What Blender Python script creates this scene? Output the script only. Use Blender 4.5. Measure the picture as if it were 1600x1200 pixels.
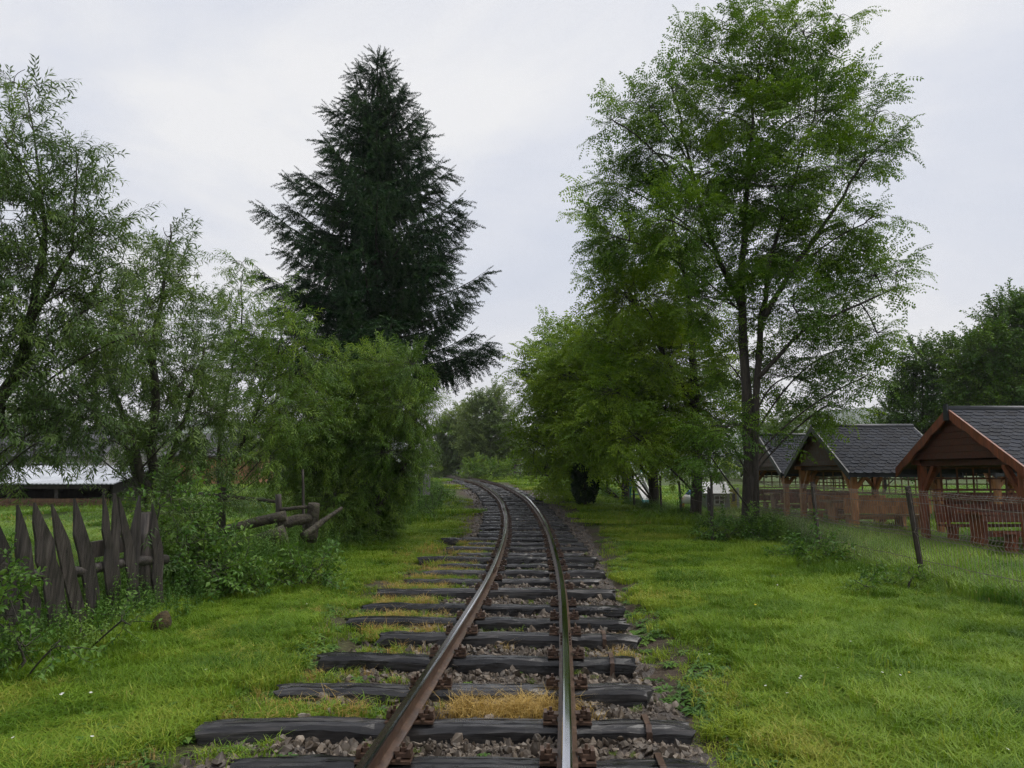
import bpy, math, random
import numpy as np
from mathutils import Matrix, Euler, Vector

random.seed(7)
rng = np.random.default_rng(7)
for o in list(bpy.data.objects):
    bpy.data.objects.remove(o)
S = bpy.context.scene
COL = S.collection

# ------------------------------------------------------------------ camera
FOC, HOR = 1180.0, 738.0
PITCH = math.atan((HOR - 600) / FOC)
CAMZ = 1.6
cam_d = bpy.data.cameras.new('camera')
cam = bpy.data.objects.new('camera', cam_d)
COL.objects.link(cam)
cam.location = (0, 0, CAMZ)
cam.rotation_euler = (math.pi / 2 + PITCH, 0, 0)
cam_d.sensor_width = 36
cam_d.lens = FOC / 1600 * 36
cam_d.clip_start = 0.05
cam_d.clip_end = 6000
S.camera = cam

# ------------------------------------------------------------------ world, sun, exposure
SUN_EL, SUN_AZ = math.radians(62), math.radians(75)     # azimuth from +Y towards +X
W = bpy.data.worlds.new('World')
S.world = W
W.use_nodes = True
nt = W.node_tree
nt.nodes.clear()


def N(tree, kind, **kw):
    n = tree.nodes.new(kind)
    for k, v in kw.items():
        if k.startswith('i_'):
            n.inputs[int(k[2:])].default_value = v
        else:
            setattr(n, k, v)
    return n


def LK(tree, a, b):
    tree.links.new(a, b)


def ramp(tree, fac, stops):
    r = tree.nodes.new('ShaderNodeValToRGB')
    e = r.color_ramp.elements
    while len(e) < len(stops):
        e.new(0.5)
    for k, (p, c) in enumerate(stops):
        e[k].position = p
        e[k].color = (*c, 1) if len(c) == 3 else c
    tree.links.new(fac, r.inputs[0])
    return r.outputs[0]


sky = N(nt, 'ShaderNodeTexSky', sky_type='NISHITA', sun_disc=False)
sky.sun_elevation = SUN_EL
sky.sun_rotation = SUN_AZ
sky.air_density = 1.0
sky.dust_density = 3.0
tc = N(nt, 'ShaderNodeTexCoord')
sep = N(nt, 'ShaderNodeSeparateXYZ')
LK(nt, tc.outputs['Generated'], sep.inputs[0])
mz = N(nt, 'ShaderNodeMath', operation='MAXIMUM')
LK(nt, sep.outputs[2], mz.inputs[0]); mz.inputs[1].default_value = 0.0
az = N(nt, 'ShaderNodeMath', operation='ADD')
LK(nt, mz.outputs[0], az.inputs[0]); az.inputs[1].default_value = 0.22
div = N(nt, 'ShaderNodeVectorMath', operation='DIVIDE')
LK(nt, tc.outputs['Generated'], div.inputs[0])
cmb = N(nt, 'ShaderNodeCombineXYZ')
for k in range(3):
    LK(nt, az.outputs[0], cmb.inputs[k])
LK(nt, cmb.outputs[0], div.inputs[1])
nz = N(nt, 'ShaderNodeTexNoise')
nz.inputs['Scale'].default_value = 1.3
nz.inputs['Detail'].default_value = 6
nz.inputs['Roughness'].default_value = 0.55
nz.inputs['Distortion'].default_value = 0.4
LK(nt, div.outputs[0], nz.inputs['Vector'])
cloud = ramp(nt, nz.outputs[0], [(0.33, (0.64, 0.68, 0.78)), (0.50, (0.72, 0.745, 0.82)), (0.66, (0.86, 0.86, 0.875))])
# pale warm veil low over the land, all the way round
hz = N(nt, 'ShaderNodeMapRange', interpolation_type='SMOOTHSTEP')
LK(nt, sep.outputs[2], hz.inputs[0])
hz.inputs[1].default_value = 0.0; hz.inputs[2].default_value = 0.30
hz.inputs[3].default_value = 1.0; hz.inputs[4].default_value = 0.0
mixh = N(nt, 'ShaderNodeMix', data_type='RGBA')
hzm = N(nt, 'ShaderNodeMath', operation='MULTIPLY'); hzm.inputs[1].default_value = 0.6
LK(nt, hz.outputs[0], hzm.inputs[0])
LK(nt, hzm.outputs[0], mixh.inputs[0])
LK(nt, cloud, mixh.inputs[6]); mixh.inputs[7].default_value = (0.92, 0.895, 0.885, 1)
bg1 = N(nt, 'ShaderNodeBackground'); bg1.inputs[1].default_value = 0.05
LK(nt, sky.outputs[0], bg1.inputs[0])
bg2 = N(nt, 'ShaderNodeBackground'); bg2.inputs[1].default_value = 0.69
LK(nt, mixh.outputs[2], bg2.inputs[0])
mxs = N(nt, 'ShaderNodeMixShader'); mxs.inputs[0].default_value = 0.93
LK(nt, bg1.outputs[0], mxs.inputs[1]); LK(nt, bg2.outputs[0], mxs.inputs[2])
wo = N(nt, 'ShaderNodeOutputWorld')
LK(nt, mxs.outputs[0], wo.inputs[0])

sun_d = bpy.data.lights.new('sun', 'SUN')
sun_d.energy = 1.5
sun_d.angle = math.radians(40)
sun_d.color = (1.0, 0.96, 0.9)
sun = bpy.data.objects.new('sun', sun_d)
COL.objects.link(sun)
sd = Vector((math.sin(SUN_AZ) * math.cos(SUN_EL), math.cos(SUN_AZ) * math.cos(SUN_EL), math.sin(SUN_EL)))
sun.rotation_euler = sd.to_track_quat('Z', 'Y').to_euler()
sun.location = (0, 0, 60)

vs = S.view_settings
vs.view_transform = 'Standard'
vs.look = 'None'
vs.exposure = 0.66
vs.gamma = 1.0
vs.use_curve_mapping = False
cy = S.cycles
HAZE = 0.0003
cy.max_bounces = 6
cy.diffuse_bounces = 3
cy.glossy_bounces = 2
cy.transmission_bounces = 3
cy.transparent_max_bounces = 6
cy.volume_bounces = 0
cy.use_denoising = True
cy.use_adaptive_sampling = True
cy.adaptive_threshold = 0.02
cy.adaptive_min_samples = 16
cy.denoising_prefilter = 'NONE'
cy.use_light_tree = False

# ------------------------------------------------------------------ helpers
CP, SP = math.cos(PITCH), math.sin(PITCH)
ROOTS = {}


def at(px, py, Y):
    """world point seen at photo pixel (px, py) that stands Y metres ahead"""
    dx, u = (px - 800) / FOC, -(py - 600) / FOC
    d = np.array([dx, CP - u * SP, SP + u * CP])
    return np.array([0, 0, CAMZ]) + d * (Y / d[1])


def tag(o, label=None, cat=None, group=None, kind=None):
    if label: o['label'] = label
    if cat: o['category'] = cat
    if group: o['group'] = group
    if kind: o['kind'] = kind
    return o


def empty(name, loc):
    o = bpy.data.objects.new(name, None)
    o.empty_display_size = 0.2
    o.location = loc
    COL.objects.link(o)
    return o


def adopt(o, root):
    """make o a part of root; o keeps its world coordinates"""
    o.parent = root
    if root.type == 'EMPTY':
        o.matrix_parent_inverse = Matrix.Translation(-root.location)
    return o


class MB:
    def __init__(s):
        s.v, s.f, s.m = [], [], []

    def add(s, verts, faces, mat=0):
        n = len(s.v)
        s.v.extend([tuple(map(float, p)) for p in verts])
        s.f.extend([tuple(i + n for i in f) for f in faces])
        s.m.extend([mat] * len(faces))

    def box(s, c, size, R=None, mat=0, taper=None):
        x, y, z = [k / 2 for k in size]
        p = np.array([(-x, -y, -z), (x, -y, -z), (x, y, -z), (-x, y, -z), (-x, -y, z), (x, -y, z), (x, y, z), (-x, y, z)], float)
        if taper:
            p[4:, 0] *= taper[0]; p[4:, 1] *= taper[1]
        if R is not None:
            p = p @ np.array(R).T
        s.add(p + np.array(c), [(3, 2, 1, 0), (4, 5, 6, 7), (0, 1, 5, 4), (1, 2, 6, 5), (2, 3, 7, 6), (3, 0, 4, 7)], mat)

    def beam(s, a, b, w, h, mat=0, roll=0.0):
        a, b = np.array(a, float), np.array(b, float)
        d = b - a
        L = np.linalg.norm(d)
        d /= L
        up = np.array([0, 0, 1.0]) if abs(d[2]) < 0.95 else np.array([0, 1.0, 0])
        sx = np.cross(d, up); sx /= np.linalg.norm(sx)
        uz = np.cross(sx, d)
        cr, sr = math.cos(roll), math.sin(roll)
        sx, uz = sx * cr + uz * sr, uz * cr - sx * sr
        R = np.stack([sx, d, uz], 1)
        s.box((a + b) / 2, (w, L, h), R, mat)

    def tube(s, pts, rad, n=6, mat=0, cap=True, jit=0.0):
        pts = np.asarray(pts, float)
        k = len(pts)
        tan = np.gradient(pts, axis=0)
        tan /= np.linalg.norm(tan, axis=1)[:, None] + 1e-9
        ref = np.array([0, 0, 1.0]) if abs(tan[0][2]) < 0.9 else np.array([1.0, 0, 0])
        a = np.cross(tan, ref); a /= np.linalg.norm(a, axis=1)[:, None] + 1e-9
        b = np.cross(tan, a)
        th = np.arange(n) * 2 * math.pi / n
        r = np.asarray(rad, float).reshape(-1, 1, 1)
        if jit:
            r = r * (1 + jit * rng.uniform(-1, 1, (k, n, 1)))
        ring = pts[:, None, :] + r * (np.cos(th)[None, :, None] * a[:, None, :] + np.sin(th)[None, :, None] * b[:, None, :])
        f = []
        for i in range(k - 1):
            for j in range(n):
                f.append((i * n + j, i * n + (j + 1) % n, (i + 1) * n + (j + 1) % n, (i + 1) * n + j))
        if cap:
            f.append(tuple(range(n))[::-1])
            f.append(tuple((k - 1) * n + j for j in range(n)))
        s.add(ring.reshape(-1, 3), f, mat)

    def mesh(s, name, mats, smooth=False):
        me = bpy.data.meshes.new(name)
        me.from_pydata(s.v, [], s.f)
        for m in (mats if isinstance(mats, (list, tuple)) else [mats]):
            me.materials.append(m)
        if any(s.m):
            me.polygons.foreach_set('material_index', s.m)
        if smooth:
            me.polygons.foreach_set('use_smooth', [True] * len(me.polygons))
        me.update()
        return me

    def build(s, name, mats, root=None, smooth=False):
        o = bpy.data.objects.new(name, s.mesh(name, mats, smooth))
        COL.objects.link(o)
        if root is not None:
            adopt(o, root)
        return o


def inst(name, me, root, loc, rot=(0, 0, 0), scale=(1, 1, 1)):
    o = bpy.data.objects.new(name, me)
    COL.objects.link(o)
    o.location = loc
    o.rotation_euler = rot
    o.scale = scale
    if root is not None:
        adopt(o, root)
    return o


def smoothnoise(n, k, seed):
    r = np.random.default_rng(seed)
    return np.interp(np.linspace(0, k, n), np.arange(k + 1), r.uniform(-1, 1, k + 1))


_gx = np.random.default_rng(3).uniform(0, 6.28, (14, 2))
_gk = np.random.default_rng(4).normal(0, 1, (14, 2))


def vnoise(x, y, sc):
    """cheap smooth noise in about -1..1, vectorised"""
    out = 0
    for i in range(14):
        out = out + np.sin((x * _gk[i, 0] + y * _gk[i, 1]) / sc * 2.2 + _gx[i, 0])
    return out / 5.0


# ------------------------------------------------------------------ materials
def mat_new(name):
    m = bpy.data.materials.new(name)
    m.use_nodes = True
    t = m.node_tree
    t.nodes.clear()
    out = t.nodes.new('ShaderNodeOutputMaterial')
    return m, t, out


def pmat(name, c1, c2, scale=6.0, stretch=(1, 1, 1), rough=(0.6, 0.8), bump=0.3, metal=0.0, detail=5, c3=None, dist=0.01, spec=0.5, coord='Object', coat=0.0, vary=0.0):
    m, t, out = mat_new(name)
    b = t.nodes.new('ShaderNodeBsdfPrincipled')
    tcx = t.nodes.new('ShaderNodeTexCoord')
    mp = t.nodes.new('ShaderNodeMapping')
    mp.inputs['Scale'].default_value = stretch
    src = tcx.outputs[coord]
    oi = t.nodes.new('ShaderNodeObjectInfo')
    ad = t.nodes.new('ShaderNodeVectorMath'); ad.operation = 'ADD'
    sc = t.nodes.new('ShaderNodeVectorMath'); sc.operation = 'SCALE'
    sc.inputs[0].default_value = (37, 91, 53)
    t.links.new(oi.outputs['Random'], sc.inputs['Scale'])
    t.links.new(src, ad.inputs[0]); t.links.new(sc.outputs[0], ad.inputs[1])
    t.links.new(ad.outputs[0], mp.inputs[0])
    n = t.nodes.new('ShaderNodeTexNoise')
    n.inputs['Scale'].default_value = scale
    n.inputs['Detail'].default_value = detail
    n.inputs['Roughness'].default_value = 0.6
    t.links.new(mp.outputs[0], n.inputs['Vector'])
    stops = [(0.3, c1), (0.7, c2)] if c3 is None else [(0.28, c1), (0.5, c2), (0.72, c3)]
    cr = ramp(t, n.outputs[0], stops)
    n2 = t.nodes.new('ShaderNodeTexNoise')
    n2.inputs['Scale'].default_value = scale * 0.35
    t.links.new(mp.outputs[0], n2.inputs['Vector'])
    mx = t.nodes.new('ShaderNodeMix'); mx.data_type = 'RGBA'; mx.blend_type = 'MULTIPLY'
    mx.inputs[0].default_value = 1.0
    t.links.new(cr, mx.inputs[6])
    v = ramp(t, n2.outputs[0], [(0.3, (0.6, 0.6, 0.6)), (0.7, (1.25, 1.25, 1.25))])
    t.links.new(v, mx.inputs[7])
    colo = mx.outputs[2]
    if vary:
        vr = t.nodes.new('ShaderNodeMapRange'); t.links.new(oi.outputs['Random'], vr.inputs[0])
        vr.inputs[3].default_value, vr.inputs[4].default_value = 1 - vary, 1 + 1.6 * vary
        vm = t.nodes.new('ShaderNodeVectorMath'); vm.operation = 'SCALE'
        t.links.new(colo, vm.inputs[0]); t.links.new(vr.outputs[0], vm.inputs['Scale'])
        colo = vm.outputs[0]
    t.links.new(colo, b.inputs['Base Color'])
    rr = t.nodes.new('ShaderNodeMapRange')
    t.links.new(n2.outputs[0], rr.inputs[0])
    rr.inputs[1].default_value = 0.3; rr.inputs[2].default_value = 0.7
    rr.inputs[3].default_value, rr.inputs[4].default_value = rough
    t.links.new(rr.outputs[0], b.inputs['Roughness'])
    b.inputs['Metallic'].default_value = metal
    b.inputs['Specular IOR Level'].default_value = spec
    if coat:
        b.inputs['Coat Weight'].default_value = coat
        b.inputs['Coat Roughness'].default_value = 0.16
    if bump:
        bp = t.nodes.new('ShaderNodeBump')
        bp.inputs['Strength'].default_value = bump
        bp.inputs['Distance'].default_value = dist
        t.links.new(n.outputs[0], bp.inputs['Height'])
        t.links.new(bp.outputs[0], b.inputs['Normal'])
    t.links.new(b.outputs[0], out.inputs[0])
    return m


def leafmat(name, c1, c2, c3=None, transl=0.3, rough=0.45, spec=0.35, patch=0.5):
    spec *= 0.55
    """leaf: colour varies from leaf clump to leaf clump and in broad natural patches"""
    m, t, out = mat_new(name)
    oi = t.nodes.new('ShaderNodeObjectInfo')
    ge = t.nodes.new('ShaderNodeNewGeometry')
    n = t.nodes.new('ShaderNodeTexNoise')
    n.inputs['Scale'].default_value = patch
    n.inputs['Detail'].default_value = 2
    t.links.new(ge.outputs['Position'], n.inputs['Vector'])
    a = t.nodes.new('ShaderNodeMath'); a.operation = 'MULTIPLY_ADD'
    t.links.new(oi.outputs['Random'], a.inputs[0]); a.inputs[1].default_value = 0.45
    t.links.new(n.outputs[0], a.inputs[2])
    stops = [(0.42, c1), (0.98, c2)] if c3 is None else [(0.40, c1), (0.70, c2), (1.0, c3)]
    c = ramp(t, a.outputs[0], stops)
    b = t.nodes.new('ShaderNodeBsdfPrincipled')
    b.inputs['Roughness'].default_value = rough
    b.inputs['Specular IOR Level'].default_value = spec
    t.links.new(c, b.inputs['Base Color'])
    tr = t.nodes.new('ShaderNodeBsdfTranslucent')
    hs = t.nodes.new('ShaderNodeMix'); hs.data_type = 'RGBA'; hs.blend_type = 'MULTIPLY'
    hs.inputs[0].default_value = 1.0
    hs.inputs[7].default_value = (1.25, 1.2, 0.6, 1)
    t.links.new(c, hs.inputs[6])
    t.links.new(hs.outputs[2], tr.inputs[0])
    mx = t.nodes.new('ShaderNodeMixShader')
    mx.inputs[0].default_value = transl
    t.links.new(b.outputs[0], mx.inputs[1]); t.links.new(tr.outputs[0], mx.inputs[2])
    t.links.new(mx.outputs[0], out.inputs[0])
    return m


M = {}
M['sleeper'] = pmat('tarred_sleeper_wood', (0.006, 0.006, 0.007), (0.022, 0.021, 0.021), 13, (0.22, 3, 3), (0.12, 0.36), 0.38, dist=0.012, detail=8, c3=(0.055, 0.05, 0.046), spec=0.42, vary=0.5)
M['steel'] = pmat('polished_rail_steel', (0.72, 0.72, 0.74), (0.80, 0.80, 0.82), 5, (3, 0.2, 1), (0.07, 0.16), 0.0, metal=1.0)
M['steel_film'] = pmat('brown_filmed_rail_steel', (0.035, 0.026, 0.021), (0.085, 0.068, 0.058), 5, (3, 0.2, 1), (0.10, 0.22), 0.0, metal=0.55, spec=0.8)
M['rust'] = pmat('wet_rusty_steel', (0.035, 0.020, 0.014), (0.085, 0.05, 0.033), 30, (1, 1, 1), (0.30, 0.5), 0.3, c3=(0.12, 0.075, 0.05), dist=0.003)
M['stone'] = pmat('ballast_stone', (0.040, 0.029, 0.020), (0.10, 0.077, 0.055), 1.6, (1, 1, 1), (0.4, 0.75), 0.3, c3=(0.185, 0.16, 0.13), dist=0.004, vary=0.45)
M['bark'] = pmat('grey_brown_bark', (0.02, 0.016, 0.012), (0.065, 0.052, 0.04), 9, (4, 4, 0.7), (0.7, 0.9), 1.0, dist=0.03, coord='Object')
M['willow_bark'] = pmat('willow_bark', (0.02, 0.02, 0.013), (0.07, 0.062, 0.042), 10, (3, 3, 0.8), (0.7, 0.9), 0.8, dist=0.02)
M['spruce_bark'] = pmat('spruce_bark', (0.02, 0.015, 0.012), (0.05, 0.038, 0.03), 8, (3, 3, 1), (0.8, 0.9), 0.8, dist=0.02)
M['old_wood'] = pmat('weathered_fence_wood', (0.012, 0.010, 0.009), (0.042, 0.034, 0.029), 11, (4, 4, 0.35), (0.5, 0.75), 1.0, dist=0.015, c3=(0.075, 0.064, 0.055), detail=8, vary=0.35)
M['log'] = pmat('mossy_log_bark', (0.018, 0.015, 0.012), (0.065, 0.053, 0.038), 14, (1, 1, 1), (0.65, 0.9), 1.0, dist=0.04, c3=(0.075, 0.08, 0.035), detail=9)
M['cut_wood'] = pmat('old_sawn_wood', (0.04, 0.034, 0.026), (0.10, 0.085, 0.062), 20, (1, 1, 1), (0.7, 0.9), 0.5)
M['stain_red'] = pmat('red_brown_stained_wood', (0.125, 0.038, 0.019), (0.26, 0.078, 0.034), 6, (5, 5, 0.7), (0.35, 0.6), 0.3)
M['stain_dark'] = pmat('dark_red_stained_boards', (0.055, 0.018, 0.012), (0.10, 0.032, 0.02), 6, (0.7, 5, 5), (0.4, 0.65), 0.3)
M['stain_orange'] = pmat('orange_stained_wood', (0.32, 0.13, 0.045), (0.52, 0.235, 0.085), 6, (5, 5, 0.7), (0.35, 0.6), 0.3)
M['stain_tan'] = pmat('tan_stained_wood', (0.22, 0.12, 0.055), (0.36, 0.21, 0.10), 6, (0.7, 5, 5), (0.25, 0.5), 0.3)
M['shingle'] = pmat('slate_blue_shingle', (0.009, 0.011, 0.017), (0.020, 0.024, 0.034), 60, (1, 1, 1), (0.5, 0.75), 0.4, dist=0.004, spec=0.12, vary=0.35)
M['fascia'] = pmat('black_fascia_metal', (0.014, 0.016, 0.02), (0.025, 0.028, 0.034), 10, (1, 1, 1), (0.35, 0.5), 0.1)
M['post_metal'] = pmat('rusty_dark_fence_post', (0.018, 0.013, 0.011), (0.06, 0.04, 0.032), 20, (1, 1, 0.5), (0.4, 0.7), 0.3)
M['wire'] = pmat('rusty_fence_wire', (0.18, 0.14, 0.12), (0.33, 0.28, 0.25), 40, (1, 1, 1), (0.4, 0.6), 0.0, metal=0.3)
M['metal_roof'] = pmat('pale_ribbed_roof_sheet', (0.40, 0.42, 0.45), (0.55, 0.57, 0.60), 3, (1, 1, 1), (0.35, 0.5), 0.05)
M['dark_board'] = pmat('dark_shed_boards', (0.018, 0.015, 0.013), (0.05, 0.042, 0.036), 5, (4, 4, 0.6), (0.7, 0.9), 0.4)
M['brown_board'] = pmat('brown_shed_boards', (0.10, 0.055, 0.03), (0.18, 0.10, 0.055), 5, (4, 4, 0.6), (0.7, 0.9), 0.4)
M['barn_wood'] = pmat('tan_barn_boards', (0.30, 0.15, 0.07), (0.45, 0.25, 0.12), 4, (4, 4, 0.4), (0.7, 0.9), 0.3)
M['house_wall'] = pmat('grey_rendered_wall', (0.22, 0.22, 0.21), (0.34, 0.33, 0.32), 3, (1, 1, 1), (0.8, 0.9), 0.2)
M['house_roof'] = pmat('dark_grey_roof_tiles', (0.045, 0.045, 0.048), (0.09, 0.09, 0.095), 5, (1, 4, 4), (0.5, 0.7), 0.3)
M['white'] = pmat('white_plastic', (0.62, 0.63, 0.63), (0.76, 0.77, 0.77), 3, (1, 1, 1), (0.35, 0.5), 0.0)
M['teal'] = pmat('teal_plastic', (0.02, 0.28, 0.30), (0.03, 0.36, 0.38), 3, (1, 1, 1), (0.35, 0.5), 0.0)
M['yellow'] = pmat('yellow_plastic', (0.50, 0.42, 0.03), (0.6, 0.52, 0.05), 3, (1, 1, 1), (0.35, 0.5), 0.0)
M['blue'] = pmat('blue_plastic', (0.05, 0.15, 0.42), (0.08, 0.22, 0.5), 3, (1, 1, 1), (0.35, 0.5), 0.0)
M['orange'] = pmat('orange_plastic', (0.55, 0.20, 0.04), (0.65, 0.26, 0.06), 3, (1, 1, 1), (0.35, 0.5), 0.0)
M['grey_plastic'] = pmat('grey_plastic', (0.15, 0.16, 0.18), (0.24, 0.25, 0.27), 3, (1, 1, 1), (0.35, 0.5), 0.0)
M['black'] = pmat('black_opening', (0.01, 0.01, 0.011), (0.02, 0.02, 0.022), 3, (1, 1, 1), (0.4, 0.5), 0.0)
M['stump'] = pmat('rotten_orange_brown_wood', (0.03, 0.022, 0.009), (0.095, 0.066, 0.024), 16, (1, 1, 3), (0.8, 0.95), 0.8, dist=0.02)

M['willow'] = leafmat('willow_leaf', (0.055, 0.1, 0.034), (0.1, 0.17, 0.048), (0.17, 0.25, 0.062), 0.3, 0.4, 0.45, 0.7)
M['willow_y'] = leafmat('young_willow_leaf', (0.066, 0.135, 0.026), (0.12, 0.215, 0.034), (0.2, 0.3, 0.045), 0.32, 0.42, 0.4, 0.8)
M['locust'] = leafmat('locust_leaflet', (0.055, 0.125, 0.016), (0.105, 0.2, 0.02), (0.17, 0.275, 0.026), 0.33, 0.45, 0.35, 0.5)
M['locust_y'] = leafmat('young_locust_leaflet', (0.09, 0.175, 0.018), (0.165, 0.275, 0.022), (0.25, 0.36, 0.03), 0.36, 0.45, 0.35, 0.5)
M['broad'] = leafmat('broad_leaf', (0.036, 0.09, 0.018), (0.072, 0.15, 0.024), (0.13, 0.215, 0.03), 0.28, 0.45, 0.35, 0.5)
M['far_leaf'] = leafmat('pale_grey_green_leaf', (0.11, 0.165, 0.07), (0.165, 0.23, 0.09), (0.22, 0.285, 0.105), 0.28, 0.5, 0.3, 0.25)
M['needle'] = leafmat('spruce_needles', (0.010, 0.030, 0.014), (0.020, 0.052, 0.020), (0.046, 0.092, 0.030), 0.08, 0.6, 0.18, 0.6)
M['thuja'] = leafmat('thuja_scale', (0.014, 0.032, 0.016), (0.030, 0.058, 0.023), None, 0.08, 0.55, 0.3, 1.5)
M['weed'] = leafmat('weed_leaf', (0.045, 0.11, 0.022), (0.085, 0.18, 0.03), (0.15, 0.25, 0.042), 0.3, 0.42, 0.4, 1.2)
M['lawn'] = leafmat('lawn_blade', (0.078, 0.16, 0.014), (0.145, 0.255, 0.021), (0.225, 0.335, 0.036), 0.30, 0.45, 0.35, 0.7)
M['lawn_y'] = leafmat('yellow_green_blade', (0.155, 0.235, 0.022), (0.25, 0.325, 0.034), (0.35, 0.355, 0.07), 0.30, 0.5, 0.3, 0.9)
M['tall'] = leafmat('tall_meadow_blade', (0.085, 0.18, 0.026), (0.15, 0.27, 0.036), (0.24, 0.35, 0.055), 0.32, 0.45, 0.35, 0.6)
M['straw'] = leafmat('dry_straw_blade', (0.30, 0.20, 0.06), (0.46, 0.32, 0.10), (0.55, 0.40, 0.16), 0.25, 0.6, 0.2, 2.0)
M['petal'] = leafmat('white_petal', (0.72, 0.72, 0.68), (0.82, 0.82, 0.78), None, 0.2, 0.6, 0.2, 2.0)
M['petal_y'] = leafmat('yellow_petal', (0.75, 0.55, 0.05), (0.82, 0.65, 0.08), None, 0.2, 0.6, 0.2, 2.0)
M['wood_mass'] = leafmat('far_wood_leaf', (0.045, 0.07, 0.035), (0.075, 0.11, 0.045), None, 0.2, 0.6, 0.2, 0.05)


def ground_mat():
    m, t, out = mat_new('grassy_earth')
    b = t.nodes.new('ShaderNodeBsdfPrincipled')
    g = t.nodes.new('ShaderNodeNewGeometry')
    n = t.nodes.new('ShaderNodeTexNoise'); n.inputs['Scale'].default_value = 1.1; n.inputs['Detail'].default_value = 8
    n2 = t.nodes.new('ShaderNodeTexNoise'); n2.inputs['Scale'].default_value = 22; n2.inputs['Detail'].default_value = 6
    t.links.new(g.outputs['Position'], n.inputs['Vector']); t.links.new(g.outputs['Position'], n2.inputs['Vector'])
    c1 = ramp(t, n.outputs[0], [(0.35, (0.045, 0.075, 0.014)), (0.62, (0.085, 0.125, 0.022))])
    c2 = ramp(t, n2.outputs[0], [(0.35, (0.35, 0.33, 0.30)), (0.62, (1.1, 1.1, 1.1))])
    mx = t.nodes.new('ShaderNodeMix'); mx.data_type = 'RGBA'; mx.blend_type = 'MULTIPLY'; mx.inputs[0].default_value = 1
    t.links.new(c1, mx.inputs[6]); t.links.new(c2, mx.inputs[7])
    at_ = t.nodes.new('ShaderNodeAttribute'); at_.attribute_name = 'soil'
    soil = ramp(t, n2.outputs[0], [(0.3, (0.035, 0.026, 0.018)), (0.7, (0.085, 0.063, 0.045))])
    mx2 = t.nodes.new('ShaderNodeMix'); mx2.data_type = 'RGBA'
    t.links.new(at_.outputs['Fac'], mx2.inputs[0])
    t.links.new(mx.outputs[2], mx2.inputs[6]); t.links.new(soil, mx2.inputs[7])
    t.links.new(mx2.outputs[2], b.inputs['Base Color'])
    b.inputs['Roughness'].default_value = 0.85
    b.inputs['Specular IOR Level'].default_value = 0.2
    bp = t.nodes.new('ShaderNodeBump'); bp.inputs['Strength'].default_value = 0.7; bp.inputs['Distance'].default_value = 0.03
    t.links.new(n2.outputs[0], bp.inputs['Height']); t.links.new(bp.outputs[0], b.inputs['Normal'])
    t.links.new(b.outputs[0], out.inputs[0])
    return m


M['ground'] = ground_mat()
M['bed'] = pmat('dark_ballast_grit', (0.028, 0.021, 0.017), (0.075, 0.06, 0.05), 40, (1, 1, 1), (0.6, 0.9), 1.0, c3=(0.13, 0.115, 0.10), dist=0.03)
M['hill'] = pmat('wooded_hill', (0.06, 0.085, 0.06), (0.09, 0.12, 0.08), 0.03, (1, 1, 1), (0.9, 0.95), 0.3)

# ------------------------------------------------------------------ terrain and track line
BY = [-80, 0, 12, 16, 22, 27, 32, 38, 60, 90, 150, 400]
BZ = [0, 0, 0.02, 0.08, 0.25, 0.47, 0.67, 0.85, 1.12, 1.25, 1.32, 1.4]
TY = np.array([-12, -4, 0, 3.8, 6.36, 9.28, 11.8, 17, 21.7, 27, 32, 38, 46, 55, 65, 80, 102])
TX = np.array([-1.45, -0.85, -0.52, -0.22, -0.05, 0.13, 0.23, 0.35, 0.33, 0.12, -0.34, -1.07, -2.15, -3.5, -5.05, -7.3, -10.3])


def smooth_interp(xs, ys):
    """dense table of a smoothed piecewise line"""
    X = np.linspace(xs[0], xs[-1], 3000)
    Yv = np.interp(X, xs, ys)
    st = X[1] - X[0]
    k = max(3, int(3.0 / st)) | 1
    for _ in range(2):
        Yv = np.convolve(np.pad(Yv, k // 2, mode='edge'), np.ones(k) / k, 'valid')
    return X, Yv


_bx, _bz = smooth_interp(BY, BZ)
_tx, _tv = smooth_interp(TY, TX)


def basez(y): return np.interp(y, _bx, _bz)
def trackx(y): return np.interp(y, _tx, _tv)
def trackh(y):
    e = 0.3
    return np.arctan2(trackx(y + e) - trackx(y - e), 2 * e)      # heading from +Y towards +X


BEDL_Y, BEDL = [0, 4, 5, 6.3, 8, 12, 17, 20, 35, 60], [1.9, 1.85, 1.75, 1.62, 1.72, 1.78, 1.75, 1.5, 1.55, 1.5]
BEDR_Y, BEDR = [0, 4, 5, 6.3, 8, 12, 20, 35, 60], [1.55, 1.45, 1.38, 1.32, 1.32, 1.4, 1.75, 1.65, 1.5]


def bed_side(x, y):
    """<1 on the ballast, >1 outside"""
    d = (x - trackx(y)) * np.cos(trackh(y))
    wl, wr = np.interp(y, BEDL_Y, BEDL), np.interp(y, BEDR_Y, BEDR)
    return np.where(d < 0, -d / wl, d / wr)


def terr(x, y):
    x = np.asarray(x, float); y = np.asarray(y, float)
    w = np.interp(x, [-30, -6, 4, 8], [0.6, 1, 1, 0.35])
    z = basez(y) * w
    s = bed_side(x, y)
    k = np.clip((s - 0.85) / 0.35, 0, 1)
    k = k * k * (3 - 2 * k)
    amp = np.interp(np.hypot(x, y), [0, 40, 200], [1, 1, 0])
    z = z - 0.10 * (1 - k) + amp * k * (0.035 * vnoise(x, y, 2.2) + 0.012 * vnoise(x + 9, y - 4, 0.7))
    # shallow ditch to the right of the track bank
    z = z - 0.10 * np.exp(-((x - 3.9 - 0.05 * y) / 0.9) ** 2) * np.interp(y, [0, 14, 22], [1, 1, 0])
    z = z + 0.06 * np.exp(-((x - 2.6) / 0.5) ** 2) * np.interp(y, [0, 9, 14], [1, 1, 0])
    return z


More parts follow.
